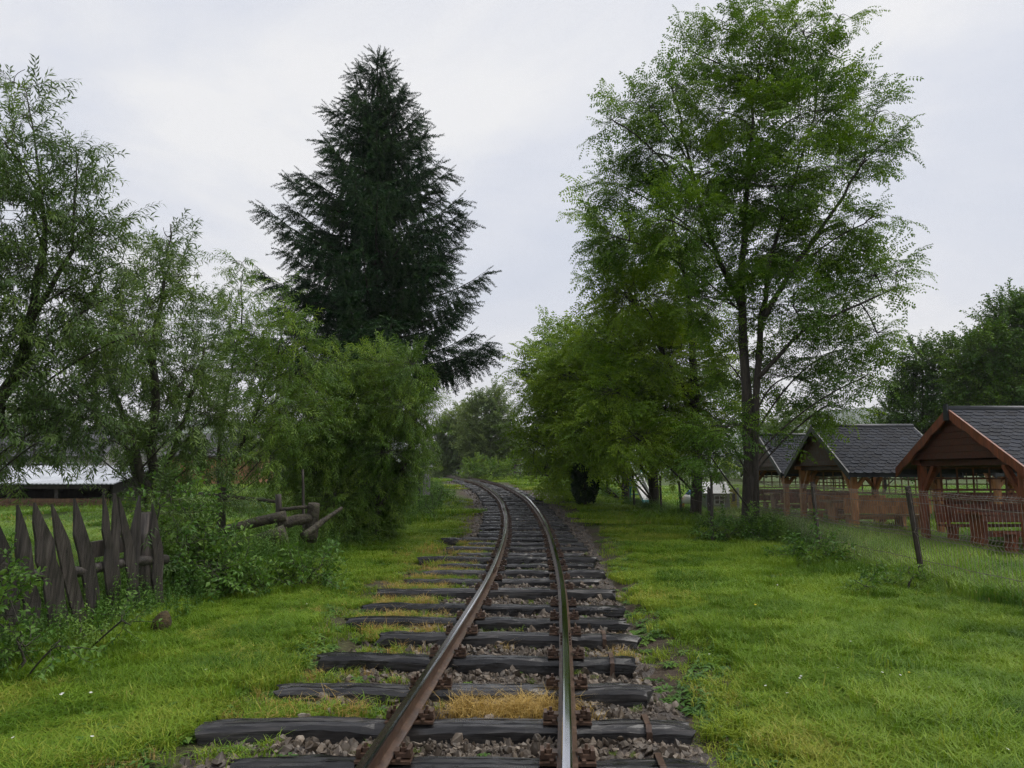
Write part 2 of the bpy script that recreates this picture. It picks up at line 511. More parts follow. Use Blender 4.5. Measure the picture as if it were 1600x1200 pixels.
def soilmask(x, y):
    s = bed_side(x, y)
    n = vnoise(x, y, 0.55)
    a = np.clip(1.35 - s + 0.22 * n, 0, 1) * 2.2
    p = np.clip((vnoise(x * 1.3 + 20, y * 1.3, 0.8) - 0.40) * 2.2, 0, 1) * ((x > 0.8) & (x < 2.9) & (y < 9.5))
    return np.clip(np.maximum(a, p), 0, 1)


def axis(a, fine0, fine1, b, st, gr):
    v = list(np.arange(fine0, fine1, st))
    s, p = st, fine1
    while p < b:
        v.append(p); s *= gr; p += s
    v.append(b)
    s, p = st, fine0
    lo = []
    while p > a:
        s *= gr; p -= s; lo.append(p)
    lo.append(a)
    return np.array(sorted(set(lo)) + v)


def sheet(name, xs, ys, zf, mat, soil=False):
    X, Y = np.meshgrid(xs, ys)
    Z = zf(X, Y)
    nx, ny = len(xs), len(ys)
    V = np.stack([X.ravel(), Y.ravel(), Z.ravel()], 1)
    i = np.arange((nx - 1) * (ny - 1))
    r, c = i // (nx - 1), i % (nx - 1)
    q = np.stack([r * nx + c, r * nx + c + 1, (r + 1) * nx + c + 1, (r + 1) * nx + c], 1)
    me = bpy.data.meshes.new(name)
    me.from_pydata(V.tolist(), [], q.tolist())
    me.polygons.foreach_set('use_smooth', [True] * len(me.polygons))
    if soil:
        a = me.attributes.new('soil', 'FLOAT', 'POINT')
        a.data.foreach_set('value', soilmask(V[:, 0], V[:, 1]).astype(np.float32))
    me.materials.append(mat)
    o = bpy.data.objects.new(name, me)
    COL.objects.link(o)
    return o


gx = axis(-2500, -7, 9, 2500, 0.12, 1.09)
gy = axis(-400, 1, 18, 3000, 0.12, 1.06)
ground = sheet('ground', gx, gy, terr, M['ground'], True)
tag(ground, 'grassy ground on both sides of the railway line', None, None, 'structure')

# ballast bed: follows the track line
ys = np.concatenate([np.arange(-3, 14, 0.1), np.arange(14, 40, 0.25), np.arange(40, 100, 0.6)])
u = np.linspace(-1, 1, 41)
mb = MB()
tx_, th_ = trackx(ys), trackh(ys)
wl, wr = np.interp(ys, BEDL_Y, BEDL) * 1.08, np.interp(ys, BEDR_Y, BEDR) * 1.08
D = np.where(u[None, :] < 0, u[None, :] * wl[:, None], u[None, :] * wr[:, None])
BX = tx_[:, None] + D * np.cos(th_)[:, None]
BYY = ys[:, None] - D * np.sin(th_)[:, None]
BZZ = basez(BYY) - 0.05 + 0.02 * vnoise(BX, BYY, 0.35) + 0.012 * vnoise(BX + 5, BYY, 0.13) - 0.10 * np.abs(u[None, :]) ** 6
n1, n2 = BX.shape
fs = [(r * n2 + c, r * n2 + c + 1, (r + 1) * n2 + c + 1, (r + 1) * n2 + c) for r in range(n1 - 1) for c in range(n2 - 1)]
mb.add(np.stack([BX.ravel(), BYY.ravel(), BZZ.ravel()], 1), fs)
bed = mb.build('track_bed', M['bed'], None, True)
tag(bed, 'strip of dark ballast grit and earth under the railway', None, None, 'structure')


def hill(name, pts, Y, label):
    mb = MB()
    pts = np.array(pts, float)
    n = 80
    xs = np.linspace(pts[0, 0], pts[-1, 0], n)
    hs = np.interp(xs, pts[:, 0], pts[:, 1])
    hs = hs * (1 + 0.05 * smoothnoise(n, 25, 5)) + 0.5
    V, F = [], []
    for j, (k, dy) in enumerate([(0, -160), (0.55, -70), (1, 0), (0.5, 120), (0, 240)]):
        for i in range(n):
            V.append((xs[i], Y + dy, hs[i] * k - (2 if k == 0 else 0)))
    for j in range(4):
        for i in range(n - 1):
            F.append((j * n + i, j * n + i + 1, (j + 1) * n + i + 1, (j + 1) * n + i))
    mb.add(V, F)
    o = mb.build(name, M['hill'], None, True)
    tag(o, label, None, None, 'structure')


hill('hill', [(-1100, 5), (-800, 40), (-520, 55), (-330, 62), (-200, 45), (-60, 26), (60, 14), (200, 4)], 900, 'low wooded hills behind the willows on the left')
hill('hill', [(60, 3), (250, 40), (420, 85), (640, 110), (900, 95), (1300, 60), (1700, 10)], 1050, 'pale hillside far behind the picnic shelters')


# ------------------------------------------------------------------ scatter (geometry nodes, one object of stuff)
def scatter(name, P, rot, scl, idx, variants, root=None):
    P = np.asarray(P, np.float32)
    me = bpy.data.meshes.new(name)
    me.vertices.add(len(P))
    me.vertices.foreach_set('co', P.ravel())
    for nm, ty, arr, key in (('rot', 'FLOAT_VECTOR', rot, 'vector'), ('scl', 'FLOAT_VECTOR', scl, 'vector'), ('idx', 'INT', idx, 'value')):
        a = me.attributes.new(nm, ty, 'POINT')
        arr = np.asarray(arr)
        if nm == 'scl' and arr.ndim == 1:
            arr = np.repeat(arr[:, None], 3, 1)
        a.data.foreach_set(key, (arr.astype(np.int32) if ty == 'INT' else arr.astype(np.float32)).ravel())
    me.update()
    o = bpy.data.objects.new(name, me)
    COL.objects.link(o)
    for v in variants:
        for m in v.data.materials:
            if m.name not in [x.name for x in me.materials]:
                me.materials.append(m)
    ng = bpy.data.node_groups.new(name, 'GeometryNodeTree')
    ng.interface.new_socket('Geometry', in_out='INPUT', socket_type='NodeSocketGeometry')
    ng.interface.new_socket('Geometry', in_out='OUTPUT', socket_type='NodeSocketGeometry')
    gi = ng.nodes.new('NodeGroupInput'); go = ng.nodes.new('NodeGroupOutput')
    iop = ng.nodes.new('GeometryNodeInstanceOnPoints')
    jn = ng.nodes.new('GeometryNodeJoinGeometry')
    for v in variants[::-1]:      # the join lists its last link first
        oi = ng.nodes.new('GeometryNodeObjectInfo')
        oi.inputs['Object'].default_value = v
        oi.inputs['As Instance'].default_value = False
        g2 = ng.nodes.new('GeometryNodeGeometryToInstance')
        ng.links.new(oi.outputs['Geometry'], g2.inputs[0])
        ng.links.new(g2.outputs[0], jn.inputs[0])

    def attr(nm, ty):
        n = ng.nodes.new('GeometryNodeInputNamedAttribute')
        n.data_type = ty
        n.inputs['Name'].default_value = nm
        return n.outputs[0]
    er = ng.nodes.new('FunctionNodeEulerToRotation')
    ng.links.new(attr('rot', 'FLOAT_VECTOR'), er.inputs[0])
    ng.links.new(gi.outputs[0], iop.inputs['Points'])
    ng.links.new(jn.outputs[0], iop.inputs['Instance'])
    iop.inputs['Pick Instance'].default_value = True
    ng.links.new(attr('idx', 'INT'), iop.inputs['Instance Index'])
    ng.links.new(er.outputs[0], iop.inputs['Rotation'])
    ng.links.new(attr('scl', 'FLOAT_VECTOR'), iop.inputs['Scale'])
    ng.links.new(iop.outputs[0], go.inputs[0])
    md = o.modifiers.new('scatter', 'NODES')
    md.node_group = ng
    if root is not None:
        adopt(o, root)
    return o


def proto(name, mb, mats, smooth=False):
    """source shape for scattering, kept out of the scene"""
    return bpy.data.objects.new(name, mb.mesh(name, mats, smooth))


def leaf(mb, base, d, nrm, L, w, curl=0.25, mat=0, wide=0.45):
    """pointed leaf: 6 points along a bent midrib"""
    d = d / np.linalg.norm(d)
    nrm = nrm - d * nrm.dot(d)
    nrm /= np.linalg.norm(nrm) + 1e-9
    sd_ = np.cross(d, nrm)
    m1 = base + d * L * wide - nrm * L * curl * wide * 0.4
    tip = base + d * L * (1 - curl * 0.25) - nrm * L * curl
    mb.add([base, m1 + sd_ * w / 2 + nrm * w * 0.15, m1, m1 - sd_ * w / 2 + nrm * w * 0.15, tip], [(0, 1, 2), (0, 2, 3), (2, 1, 4), (3, 2, 4)], mat)


def flatleaf(mb, base, d, nrm, L, w, mat=0):
    d = d / np.linalg.norm(d)
    nrm = nrm - d * nrm.dot(d); nrm /= np.linalg.norm(nrm) + 1e-9
    s_ = np.cross(d, nrm)
    mb.add([base, base + d * L * 0.5 + s_ * w / 2, base + d * L, base + d * L * 0.5 - s_ * w / 2], [(0, 1, 2, 3)], mat)


def unit(v):
    v = np.array(v, float)
    return v / (np.linalg.norm(v) + 1e-9)


def willow_twigs(mat, n=3, L=0.5, nl=26, seed=1):
    out = []
    for k in range(n):
        r = np.random.default_rng(seed * 10 + k)
        mb = MB()
        t = np.linspace(0, 1, 6)
        pts = np.stack([t * L, 0.03 * np.sin(t * 5 + k), 0.06 * t - 0.20 * L * t ** 2], 1)
        mb.tube(pts, 0.004 * (1 - t * 0.8), 3, 1, cap=False)
        for j in range(nl):
            s_ = 0.06 + 0.94 * j / (nl - 1)
            b = np.array([np.interp(s_, t, pts[:, c]) for c in range(3)])
            a = j * 2.4 + r.uniform(-0.5, 0.5)
            d = unit([0.75, math.cos(a) * 0.9, math.sin(a) * 0.75 - 0.25])
            leaf(mb, b, d, unit([r.normal(0, .3), r.normal(0, .3), 1]), r.uniform(0.08, 0.13), r.uniform(0.017, 0.025), r.uniform(0.25, 0.6))
        out.append(proto('willow_twig', mb, [mat, M['willow_bark']]))
    return out


def locust_twigs(mat, n=4, seed=5):
    out = []
    for k in range(n):
        r = np.random.default_rng(seed * 10 + k)
        mb = MB()
        L = 0.55
        t = np.linspace(0, 1, 4)
        pts = np.stack([t * L, 0.04 * np.sin(t * 4 + k), 0.05 * t], 1)
        mb.tube(pts, 0.006 * (1 - t * 0.7), 3, 1, cap=False)
        for j in range(7):
            s_ = 0.12 + 0.88 * j / 6
            b = np.array([np.interp(s_, t, pts[:, c]) for c in range(3)])
            a = (1 if j % 2 else -1) * r.uniform(0.5, 1.3) if j < 6 else r.uniform(-.2, .2)
            d = unit([math.cos(a), math.sin(a), r.uniform(-0.05, 0.4)])
            ll = r.uniform(0.24, 0.36)
            side = unit(np.cross(d, [0, 0, 1]))
            sag_ = r.uniform(.25, .6)
            for q in range(5):
                f_ = 0.22 + 0.78 * q / 4
                c = b + d * ll * f_ - np.array([0, 0, 1]) * ll * sag_ * f_ ** 2
                for sg in (-1, 1):
                    dd = unit(side * sg + d * r.uniform(.2, .5) + np.array([0, 0, r.uniform(-0.5, 0.05)]))
                    leaf(mb, c, dd, unit([r.normal(0, .25), r.normal(0, .25), 1]), r.uniform(0.07, 0.10), r.uniform(0.032, 0.042), r.uniform(.1, .4))
            leaf(mb, c, unit(d + np.array([0, 0, -.5])), np.array([0, 0, 1.]), 0.09, 0.038)
        out.append(proto('locust_twig', mb, [mat, M['bark']]))
    return out


def broad_twigs(mat, bark, n=3, L=0.45, nl=16, size=(0.06, 0.09), w=0.6, seed=9, name='broad_twig'):
    out = []
    for k in range(n):
        r = np.random.default_rng(seed * 10 + k)
        mb = MB()
        t = np.linspace(0, 1, 4)
        pts = np.stack([t * L, 0.04 * np.sin(t * 4 + k), 0.03 * t], 1)
        mb.tube(pts, 0.006 * (1 - t * 0.7), 3, 1, cap=False)
        for j in range(nl):
            s_ = 0.05 + 0.95 * j / (nl - 1)
            b = np.array([np.interp(s_, t, pts[:, c]) for c in range(3)])
            a = j * 2.4
            d = unit([0.6, math.cos(a), math.sin(a) * 0.7])
            l_ = r.uniform(*size)
            leaf(mb, b, d, unit([r.normal(0, .4), r.normal(0, .4), 1]), l_, l_ * w, r.uniform(0.1, 0.4))
        out.append(proto(name, mb, [mat, bark]))
    return out


def bez(a, b, bend, n=6):
    """curved branch from a to b; bend lifts its middle"""
    a, b = np.asarray(a, float), np.asarray(b, float)
    t = np.linspace(0, 1, n)[:, None]
    m = (a + b) / 2 + bend
    return (1 - t) ** 2 * a + 2 * t * (1 - t) * m + t ** 2 * b


def dir_euler(d, roll):
    yaw = np.arctan2(d[:, 1], d[:, 0])
    pit = -np.arcsin(np.clip(d[:, 2], -1, 1))
    return np.stack([roll, pit, yaw], 1)


def tree(name, label, base, trunks, blobs, twigs, bark, dens=60, sc=(0.8, 1.2), droop=0.0, roll=0.5, n2=2.0, cat='tree', group=None, limb_r=0.05, low=0.25, upcurve=0.15, thin=0.010, seed=1):
    """trunks: polylines [(x,y,z,r)...]; blobs: leafy masses (x,y,z,rx,ry,rz) the crown is made of"""
    r = np.random.default_rng(seed)
    root = empty(name, tuple(base))
    tag(root, label, cat, group)
    mb = MB()
    TP, TR = [], []
    for tk in trunks:
        tk = np.array(tk, float)
        s_ = np.linspace(0, 1, len(tk)); q = np.linspace(0, 1, max(8, 3 * len(tk)))
        pts = np.stack([np.interp(q, s_, tk[:, c]) for c in range(4)], 1)
        pts[1:-1, :2] += r.normal(0, 0.02, (len(pts) - 2, 2))
        mb.tube(pts[:, :3], pts[:, 3], 9, 0, jit=0.10)
        TP.append(pts[:, :3]); TR.append(pts[:, 3])
    TPs, TRs = np.concatenate(TP), np.concatenate(TR)
    LP, LR = [TPs], [TRs * 0.8]
    tipsP, tipsD, tipsS = [], [], []
    for bl in blobs:
        c = np.array(bl[:3]); rad = np.array(bl[3:6])
        # limb from the trunk up to the middle of the mass
        h = np.hypot(TPs[:, 0] - c[0], TPs[:, 1] - c[1])
        cost = np.abs(TPs[:, 2] - (c[2] - 0.75 * h - 0.1 * rad[2])) + 0.5 * h
        i = int(np.argmin(cost))
        a = TPs[i]
        Ld = np.linalg.norm(c - a)
        pts = bez(a, c, np.array([0, 0, upcurve * Ld * 0.3]) + r.normal(0, 0.05 * Ld, 3), 9)
        r0 = min(TRs[i] * 0.7, limb_r * (0.5 + 0.35 * rad.mean()))
        rr = np.linspace(r0, thin * 1.6, 9)
        if Ld > 0.15:
            mb.tube(pts, rr, 6, 0, cap=False)
        # secondary branches inside the mass
        k2 = max(3, int(n2 * 4 * rad.mean() + 2))
        u2 = r.normal(0, 1, (k2, 3)); u2 /= np.linalg.norm(u2, axis=1)[:, None]
        c2 = c + u2 * rad * r.uniform(0.35, 0.85, (k2, 1))
        near = [pts]
        for q in c2:
            d2 = np.linalg.norm(pts[3:] - q, axis=1)
            j = 3 + int(np.argmin(d2 + 0.3 * np.arange(len(pts) - 3)[::-1] / len(pts)))
            b2 = bez(pts[j], q, np.array([0, 0, 0.12 * np.linalg.norm(q - pts[j])]) + r.normal(0, 0.04, 3), 6)
            mb.tube(b2, np.linspace(rr[j] * 0.6, thin * 0.7, 6), 4, 0, cap=False)
            near.append(b2[1:])
        near = np.concatenate(near)
        nt_ = max(6, int(dens * (rad[0] * rad[2] + rad[1] * rad[2] + rad[0] * rad[1]) / 3))
        uu = r.normal(0, 1, (nt_, 3)); uu /= np.linalg.norm(uu, axis=1)[:, None]
        rad_f = r.uniform(0, 1, nt_) ** 0.42
        rad_f *= 1 + 0.28 * np.sin(uu[:, 0] * 5 + c[0] * 3) * np.sin(uu[:, 2] * 6 + c[2] * 2)
        tp = c + uu * rad * rad_f[:, None]
        tp[:, 2] = np.maximum(tp[:, 2], base[2] + low)
        dd = np.linalg.norm(tp[:, None, :] - near[None], axis=2)
        jj = dd.argmin(1)
        for q, j in zip(tp, jj):
            s0 = near[j]
            Lq = np.linalg.norm(q - s0)
            if Lq < 0.05:
                continue
            b3 = bez(s0, q, np.array([0, 0, (0.15 - droop * 0.2) * Lq]), 4)
            mb.tube(b3, [thin * 0.6, thin * 0.5, thin * 0.4, thin * 0.25], 3, 0, cap=False)
            dv = unit(q - s0)
            ov = unit((q - c) / rad)
            for pos, wgt in ((b3[3], 1.0), (b3[2], 0.9)):
                d = unit(dv * 0.7 + ov * 0.5 + r.normal(0, 0.35, 3) + np.array([0, 0, 0.25 - droop]))
                tipsP.append(pos); tipsD.append(d); tipsS.append(r.uniform(*sc) * wgt)
    trunk = mb.build('trunk', bark, root, True)
    tipsP, tipsD = np.array(tipsP), np.array(tipsD)
    rl = r.uniform(-roll, roll, len(tipsP))
    cr = scatter('crown', tipsP, dir_euler(tipsD, rl), np.array(tipsS), r.integers(0, len(twigs), len(tipsP)), twigs, root)
    cr['kind'] = 'stuff'
    return root


def B(px, py, rp, Y, sq=1.0, dep=1.0):
    """leafy mass centred where the photo shows it, Y metres ahead"""
    c = at(px, py, Y)
    R = rp / FOC * Y
    return (c[0], c[1], c[2], R, R * dep, R * sq)


def Bs(lst, Y, sq=0.9, dep=1.0, jy=0.0):
    out = []
    for k, b in enumerate(lst):
        yy = Y + (b[3] if len(b) > 3 else 0) + jy * math.sin(k * 2.3)
        out.append(B(b[0], b[1], b[2], yy, sq, dep))
    return out


def TZ(x, y):
    return float(terr(x, y))


def trunk_line(pts, Y):
    """[(px,py,radius)] in the plane Y metres ahead"""
    return [(*at(p[0], p[1], Y), p[2]) for p in pts]


# ------------------------------------------------------------------ railway track
RAIL_TOP, SL_TOP, HALF = 0.20, 0.08, 0.49
track = empty('railway_track', (float(trackx(6)), 6, 0))
tag(track, 'narrow railway track with wet timber sleepers curving away to the left', 'railway track')
ry = np.concatenate([np.arange(-4, 30, 0.3), np.arange(30, 101, 0.6)])
prof = [(-.055, 0), (-.055, .010), (-.012, .022), (-.008, .085), (-.027, .092), (-.029, .111), (-.024, .1186), (-.013, .1195), (.013, .1195), (.024, .1186), (.029, .111), (.027, .092), (.008, .085), (.012, .022), (.055, .010), (.055, 0)]
for sg in (-1, 1):
    mb = MB()
    hx, h_ = trackx(ry), trackh(ry)
    px_ = hx + sg * HALF * np.cos(h_)
    py_ = ry - sg * HALF * np.sin(h_)
    pz_ = basez(ry) + SL_TOP + 0.004
    V, k = [], len(prof)
    for i in range(len(ry)):
        for (dx, dz) in prof:
            V.append((px_[i] + dx * math.cos(h_[i]), py_[i] - dx * math.sin(h_[i]), pz_[i] + dz))
    F, MI = [], []
    for i in range(len(ry) - 1):
        for j in range(k - 1):
            mb.m.append(0 if j in ((6, 7, 8, 5) if sg > 0 else (8, 9)) else 2 if j in (6, 7) else 1)
            mb.f.append((i * k + j, i * k + j + 1, (i + 1) * k + j + 1, (i + 1) * k + j))
    mb.v = V
    ro = mb.build('rail', [M['steel'], M['rust'], M['steel_film']], track)
    ro['label'] = 'left steel rail, brown and wet' if sg < 0 else 'right steel rail with bright polished top'


for sg, yj in ((-1, 11.55), (1, 6.9), (-1, 24.0), (1, 19.2)):
    hx, h_ = float(trackx(yj)), float(trackh(yj))
    c0 = np.array([hx + sg * HALF * math.cos(h_), yj - sg * HALF * math.sin(h_), float(basez(yj)) + SL_TOP + .055])
    fw, sd3 = np.array([math.sin(h_), math.cos(h_), 0]), np.array([math.cos(h_), -math.sin(h_), 0])
    for s2 in (-1, 1):
        mb = MB()
        mb.beam(c0 - fw * .26 + sd3 * s2 * .02, c0 + fw * .26 + sd3 * s2 * .02, .016, .052)
        for q in (-.19, -.07, .07, .19):
            p = c0 + fw * q + sd3 * s2 * .036
            mb.beam(p - sd3 * .009, p + sd3 * .009, .026, .026)
        mb.build('joint_bar', M['rust'], track)


def sleeper_mesh(seed, L, R):
    """weathered beam: uneven top, cracks along the grain, ragged ends"""
    r = np.random.default_rng(seed)
    n = 40
    x = np.linspace(-L, R, n)
    sec = [(-.105, -.12), (-.11, -.03), (-.105, .045), (-.085, .072), (-.055, .078), (-.045, .066), (-.035, .079), (0.0, .080), (.02, .079), (.028, .068), (.036, .078), (.07, .075), (.1, .055), (.11, -.03), (.105, -.12)]
    k = len(sec)
    top = 0.010 * smoothnoise(n, 9, seed) - 0.004
    wob = 0.010 * smoothnoise(n, 6, seed + 50)
    cr1 = np.clip(smoothnoise(n, 7, seed + 9) + 0.3, 0, 1)
    cr2 = np.clip(smoothnoise(n, 8, seed + 19) + 0.2, 0, 1)
    chip = np.clip(np.stack([smoothnoise(n, 14, seed + 29), smoothnoise(n, 14, seed + 39)], 1) - .15, 0, 1)
    V = []
    for i in range(n):
        e = min(i, n - 1 - i)
        er = 0.012 * (e == 0) + 0.004 * (e == 1)
        for j, (y, z) in enumerate(sec):
            zz = z
            if j == 5: zz -= 0.050 * cr1[i]
            if j == 9: zz -= 0.055 * cr2[i]
            if z > 0: zz += top[i] - er + r.normal(0, 0.0022)
            if j in (2, 3, 11, 12): zz -= 0.022 * chip[i, j % 2]
            V.append((x[i] + (r.normal(0, 0.028) if e == 0 else 0), y + wob[i] + r.normal(0, 0.002), zz))
    F = [(i * k + j, (i + 1) * k + j, (i + 1) * k + j + 1, i * k + j + 1) for i in range(n - 1) for j in range(k - 1)]
    F += [tuple(range(k)), tuple((n - 1) * k + j for j in range(k))[::-1]]
    mb = MB(); mb.add(V, F)
    me = mb.mesh('sleeper', M['sleeper'])
    return me


def hexprism(mb, c, r, h, n=6, a0=0.0):
    a = np.arange(n) * 2 * math.pi / n + a0
    lo = [(c[0] + r * math.cos(q), c[1] + r * math.sin(q), c[2]) for q in a]
    hi = [(x, y, z + h) for x, y, z in lo]
    mb.add(lo + hi, [tuple(range(n))[::-1], tuple(range(n, 2 * n))] + [(i, (i + 1) % n, n + (i + 1) % n, n + i) for i in range(n)])


mb = MB()
mb.box((0, 0, SL_TOP + 0.002), (0.30, 0.15, 0.014))
mb.box((-.085, 0, SL_TOP + 0.014), (0.022, 0.15, 0.018)); mb.box((.085, 0, SL_TOP + 0.014), (0.022, 0.15, 0.018))
plate_me = mb.mesh('tie_plate', M['rust'])
mb = MB()
mb.box((0.008, 0, 0.019), (0.085, 0.075, 0.022)); mb.box((0.036, 0, 0.036), (0.022, 0.085, 0.034))
mb.box((-.030, 0, 0.033), (0.03, 0.07, 0.014))
hexprism(mb, (0.004, 0, 0.030), 0.021, 0.022); hexprism(mb, (0.004, 0, 0.050), 0.010, 0.025, 8)
clamp_me = mb.mesh('clamp', M['rust'])

SLY = [2.6, 3.45, 4.25, 4.94, 5.7, 6.5, 7.4, 8.16, 9.0, 10.1, 11.2, 12.05, 12.85, 13.6, 14.4, 15.3, 16.1, 16.9]
SLL = [1.3, 1.35, 1.3, 1.79, 1.57, 1.56, 1.25, 1.77, 1.85, 1.88, 1.72, 1.6, 1.45, 1.92, 1.3, 1.6, 1.2, 1.85]
SLR = [1.1, 1.15, 1.2, 1.24, 1.1, 1.03, 1.16, 1.12, 1.18, 1.16, 1.05, 1.2, 1.1, 1.2, 1.0, 1.2, 1.15, 1.1]
y = 17.7
while y < 96:
    SLY.append(y + random.uniform(-.08, .08)); SLL.append(1.1); SLR.append(1.1)
    y += 0.8 if y < 50 else 0.95
shared = [sleeper_mesh(100 + k, 1.12, 1.08) for k in range(6)]
for k, y in enumerate(SLY):
    x, h = float(trackx(y)), float(trackh(y))
    z = float(basez(y)) - random.uniform(0, 0.03)
    yaw = -h + math.radians(random.uniform(0.5, 4) if k < 14 else random.uniform(-1.5, 1.5))
    me = sleeper_mesh(k, SLL[k], SLR[k]) if k < 18 else shared[k % 6]
    so = inst('sleeper', me, track, (x, y, z), (math.radians(random.uniform(-2, 2)), 0, yaw))
    if y < 48:
        for sg in (-1, 1):
            sx = sg * HALF
            p = inst('tie_plate', plate_me, None, (sx, 0, 0)); p.parent = so
            for s2 in (-1, 1):
                c = inst('clamp', clamp_me, None, (sx + s2 * 0.098, random.uniform(-.01, .01), SL_TOP + 0.009), (0, 0, math.pi if s2 < 0 else 0)); c.parent = so
# iron bands nailed round some sleeper ends
for k, off in ((2, 0.98), (3, 0.98), (6, 0.85), (5, 0.86)):
    so = [o for o in track.children if o.name.startswith('sleeper')][k]
    mb = MB()
    pr = [(-.122, -.1), (-.122, .05), (-.09, .088), (.09, .090), (.122, .05), (.122, -.1)]
    for a, b in zip(pr[:-1], pr[1:]):
        mb.beam((off, a[0], a[1]), (off + 0.004, b[0], b[1]), 0.035, 0.008)
    o = mb.build('iron_band', M['rust']); o.parent = so

# ------------------------------------------------------------------ ballast stones
stone_v = []
for k in range(8):
    r = np.random.default_rng(300 + k)
    pts = r.normal(0, 1, (11, 3)); pts /= np.linalg.norm(pts, axis=1)[:, None]
    pts *= np.array([1, r.uniform(.65, .95), r.uniform(.5, .8)]) * 0.5
    import bmesh
    bm = bmesh.new()
    for p in pts: bm.verts.new(p)
    res = bmesh.ops.convex_hull(bm, input=bm.verts)
    bmesh.ops.delete(bm, geom=[v for v in bm.verts if not v.link_faces], context='VERTS')
    me = bpy.data.meshes.new('stone'); bm.to_mesh(me); bm.free()
    me.materials.append(M['stone'])
    stone_v.append(bpy.data.objects.new('stone_shape', me))


def on_bed(n, y0, y1, pw):
    yy = (y0 ** (1 - pw) + rng.uniform(0, 1, n) * (y1 ** (1 - pw) - y0 ** (1 - pw))) ** (1 / (1 - pw))
    hl, hr = np.interp(yy, BEDL_Y, BEDL), np.interp(yy, BEDR_Y, BEDR)
    d = -hl * 1.1 + rng.uniform(0, 1, n) * (hl + hr) * 1.1
    xx = trackx(yy) + d * np.cos(trackh(yy))
    return xx, yy, d


xx, yy, dd = on_bed(85000, 2.6, 70, 1.45)
keep = np.abs(bed_side(xx, yy) + 0.16 * vnoise(xx, yy, 0.5) + 0.06 * vnoise(xx, yy, 0.15)) < 1.02
xx, yy = xx[keep], yy[keep]
sz = np.clip(rng.lognormal(-3.5, 0.55, len(xx)), 0.012, 0.11) * np.interp(yy, [0, 8, 60], [1, 1.1, 2.2])
zz = basez(yy) - 0.05 + 0.02 * vnoise(xx, yy, 0.35) + 0.012 * vnoise(xx + 5, yy, 0.13) - 0.10 * bed_side(xx, yy) ** 6 + sz * rng.uniform(-0.05, 0.3, len(xx))
rot = rng.uniform(0, 6.28, (len(xx), 3))
vis = (yy < 7.2)
order = np.argsort(-(sz / yy) * vis)[:270]
mask = np.ones(len(xx), bool); mask[order] = False
for i in order:
    so = inst('stone', stone_v[i % 8].data, bed, (xx[i], yy[i], zz[i]), rot[i], (sz[i],) * 3)
gv = scatter('ballast_gravel', np.stack([xx, yy, zz], 1)[mask], rot[mask], sz[mask], rng.integers(0, 8, mask.sum()), stone_v, bed)
gv['kind'] = 'stuff'

# larger loose stones beside the right rail end
for k, (px, py, s_, lab) in enumerate([(1118, 1150, 0.15, 'flat grey rock beside the nearest sleeper end on the right'), (1136, 1163, 0.10, 'pale pinkish stone next to the flat grey rock by the track'), (1357, 1168, 0.11, 'dark lump of rock in the grass at bottom right')]):
    dn = at(px, py, 4.0); Y = 4.0
    for _ in range(12):
        p = at(px, py, Y); Y += (p[2] - TZ(p[0], p[1])) * 1.6
    o = bpy.data.objects.new('rock', stone_v[(k * 3) % 8].data.copy()); COL.objects.link(o)
    if k == 1: o.data.materials[0] = pmat('pale_stone', (0.25, 0.19, 0.15), (0.4, 0.32, 0.27), 8, rough=(0.6, 0.8))
    if k == 2: o.data.materials[0] = pmat('dark_stone', (0.02, 0.02, 0.021), (0.05, 0.048, 0.05), 8, rough=(0.5, 0.7))
    o.location = (p[0], p[1], TZ(p[0], p[1]) + s_ * 0.2); o.rotation_euler = (0.3, 0.2 + k, k * 1.4); o.scale = (s_ * 1.3, s_, s_ * 0.8)
    tag(o, lab, 'rock')

# ------------------------------------------------------------------ picnic shelters
def rotz(a):
    c, s_ = math.cos(a), math.sin(a)
    return np.array([(c, -s_, 0), (s_, c, 0), (0, 0, 1)])


SH_W, SH_H = 0.225, 0.155
mb = MB()
hw = SH_W / 2 - 0.004
pts2 = [(-hw, 0.0), (hw, 0.0), (hw, -0.16), (hw * 0.5, -0.205), (-hw * 0.5, -0.205), (-hw, -0.16)]
V = [(x, y, 0.012) for x, y in pts2] + [(x, y, 0.0) for x, y in pts2]
mb.add(V, [tuple(range(6))[::-1], tuple(range(6, 12))] + [(i, (i + 1) % 6, 6 + (i + 1) % 6, 6 + i) for i in range(6)])
shingle_me = mb.mesh('shingle', M['shingle'])


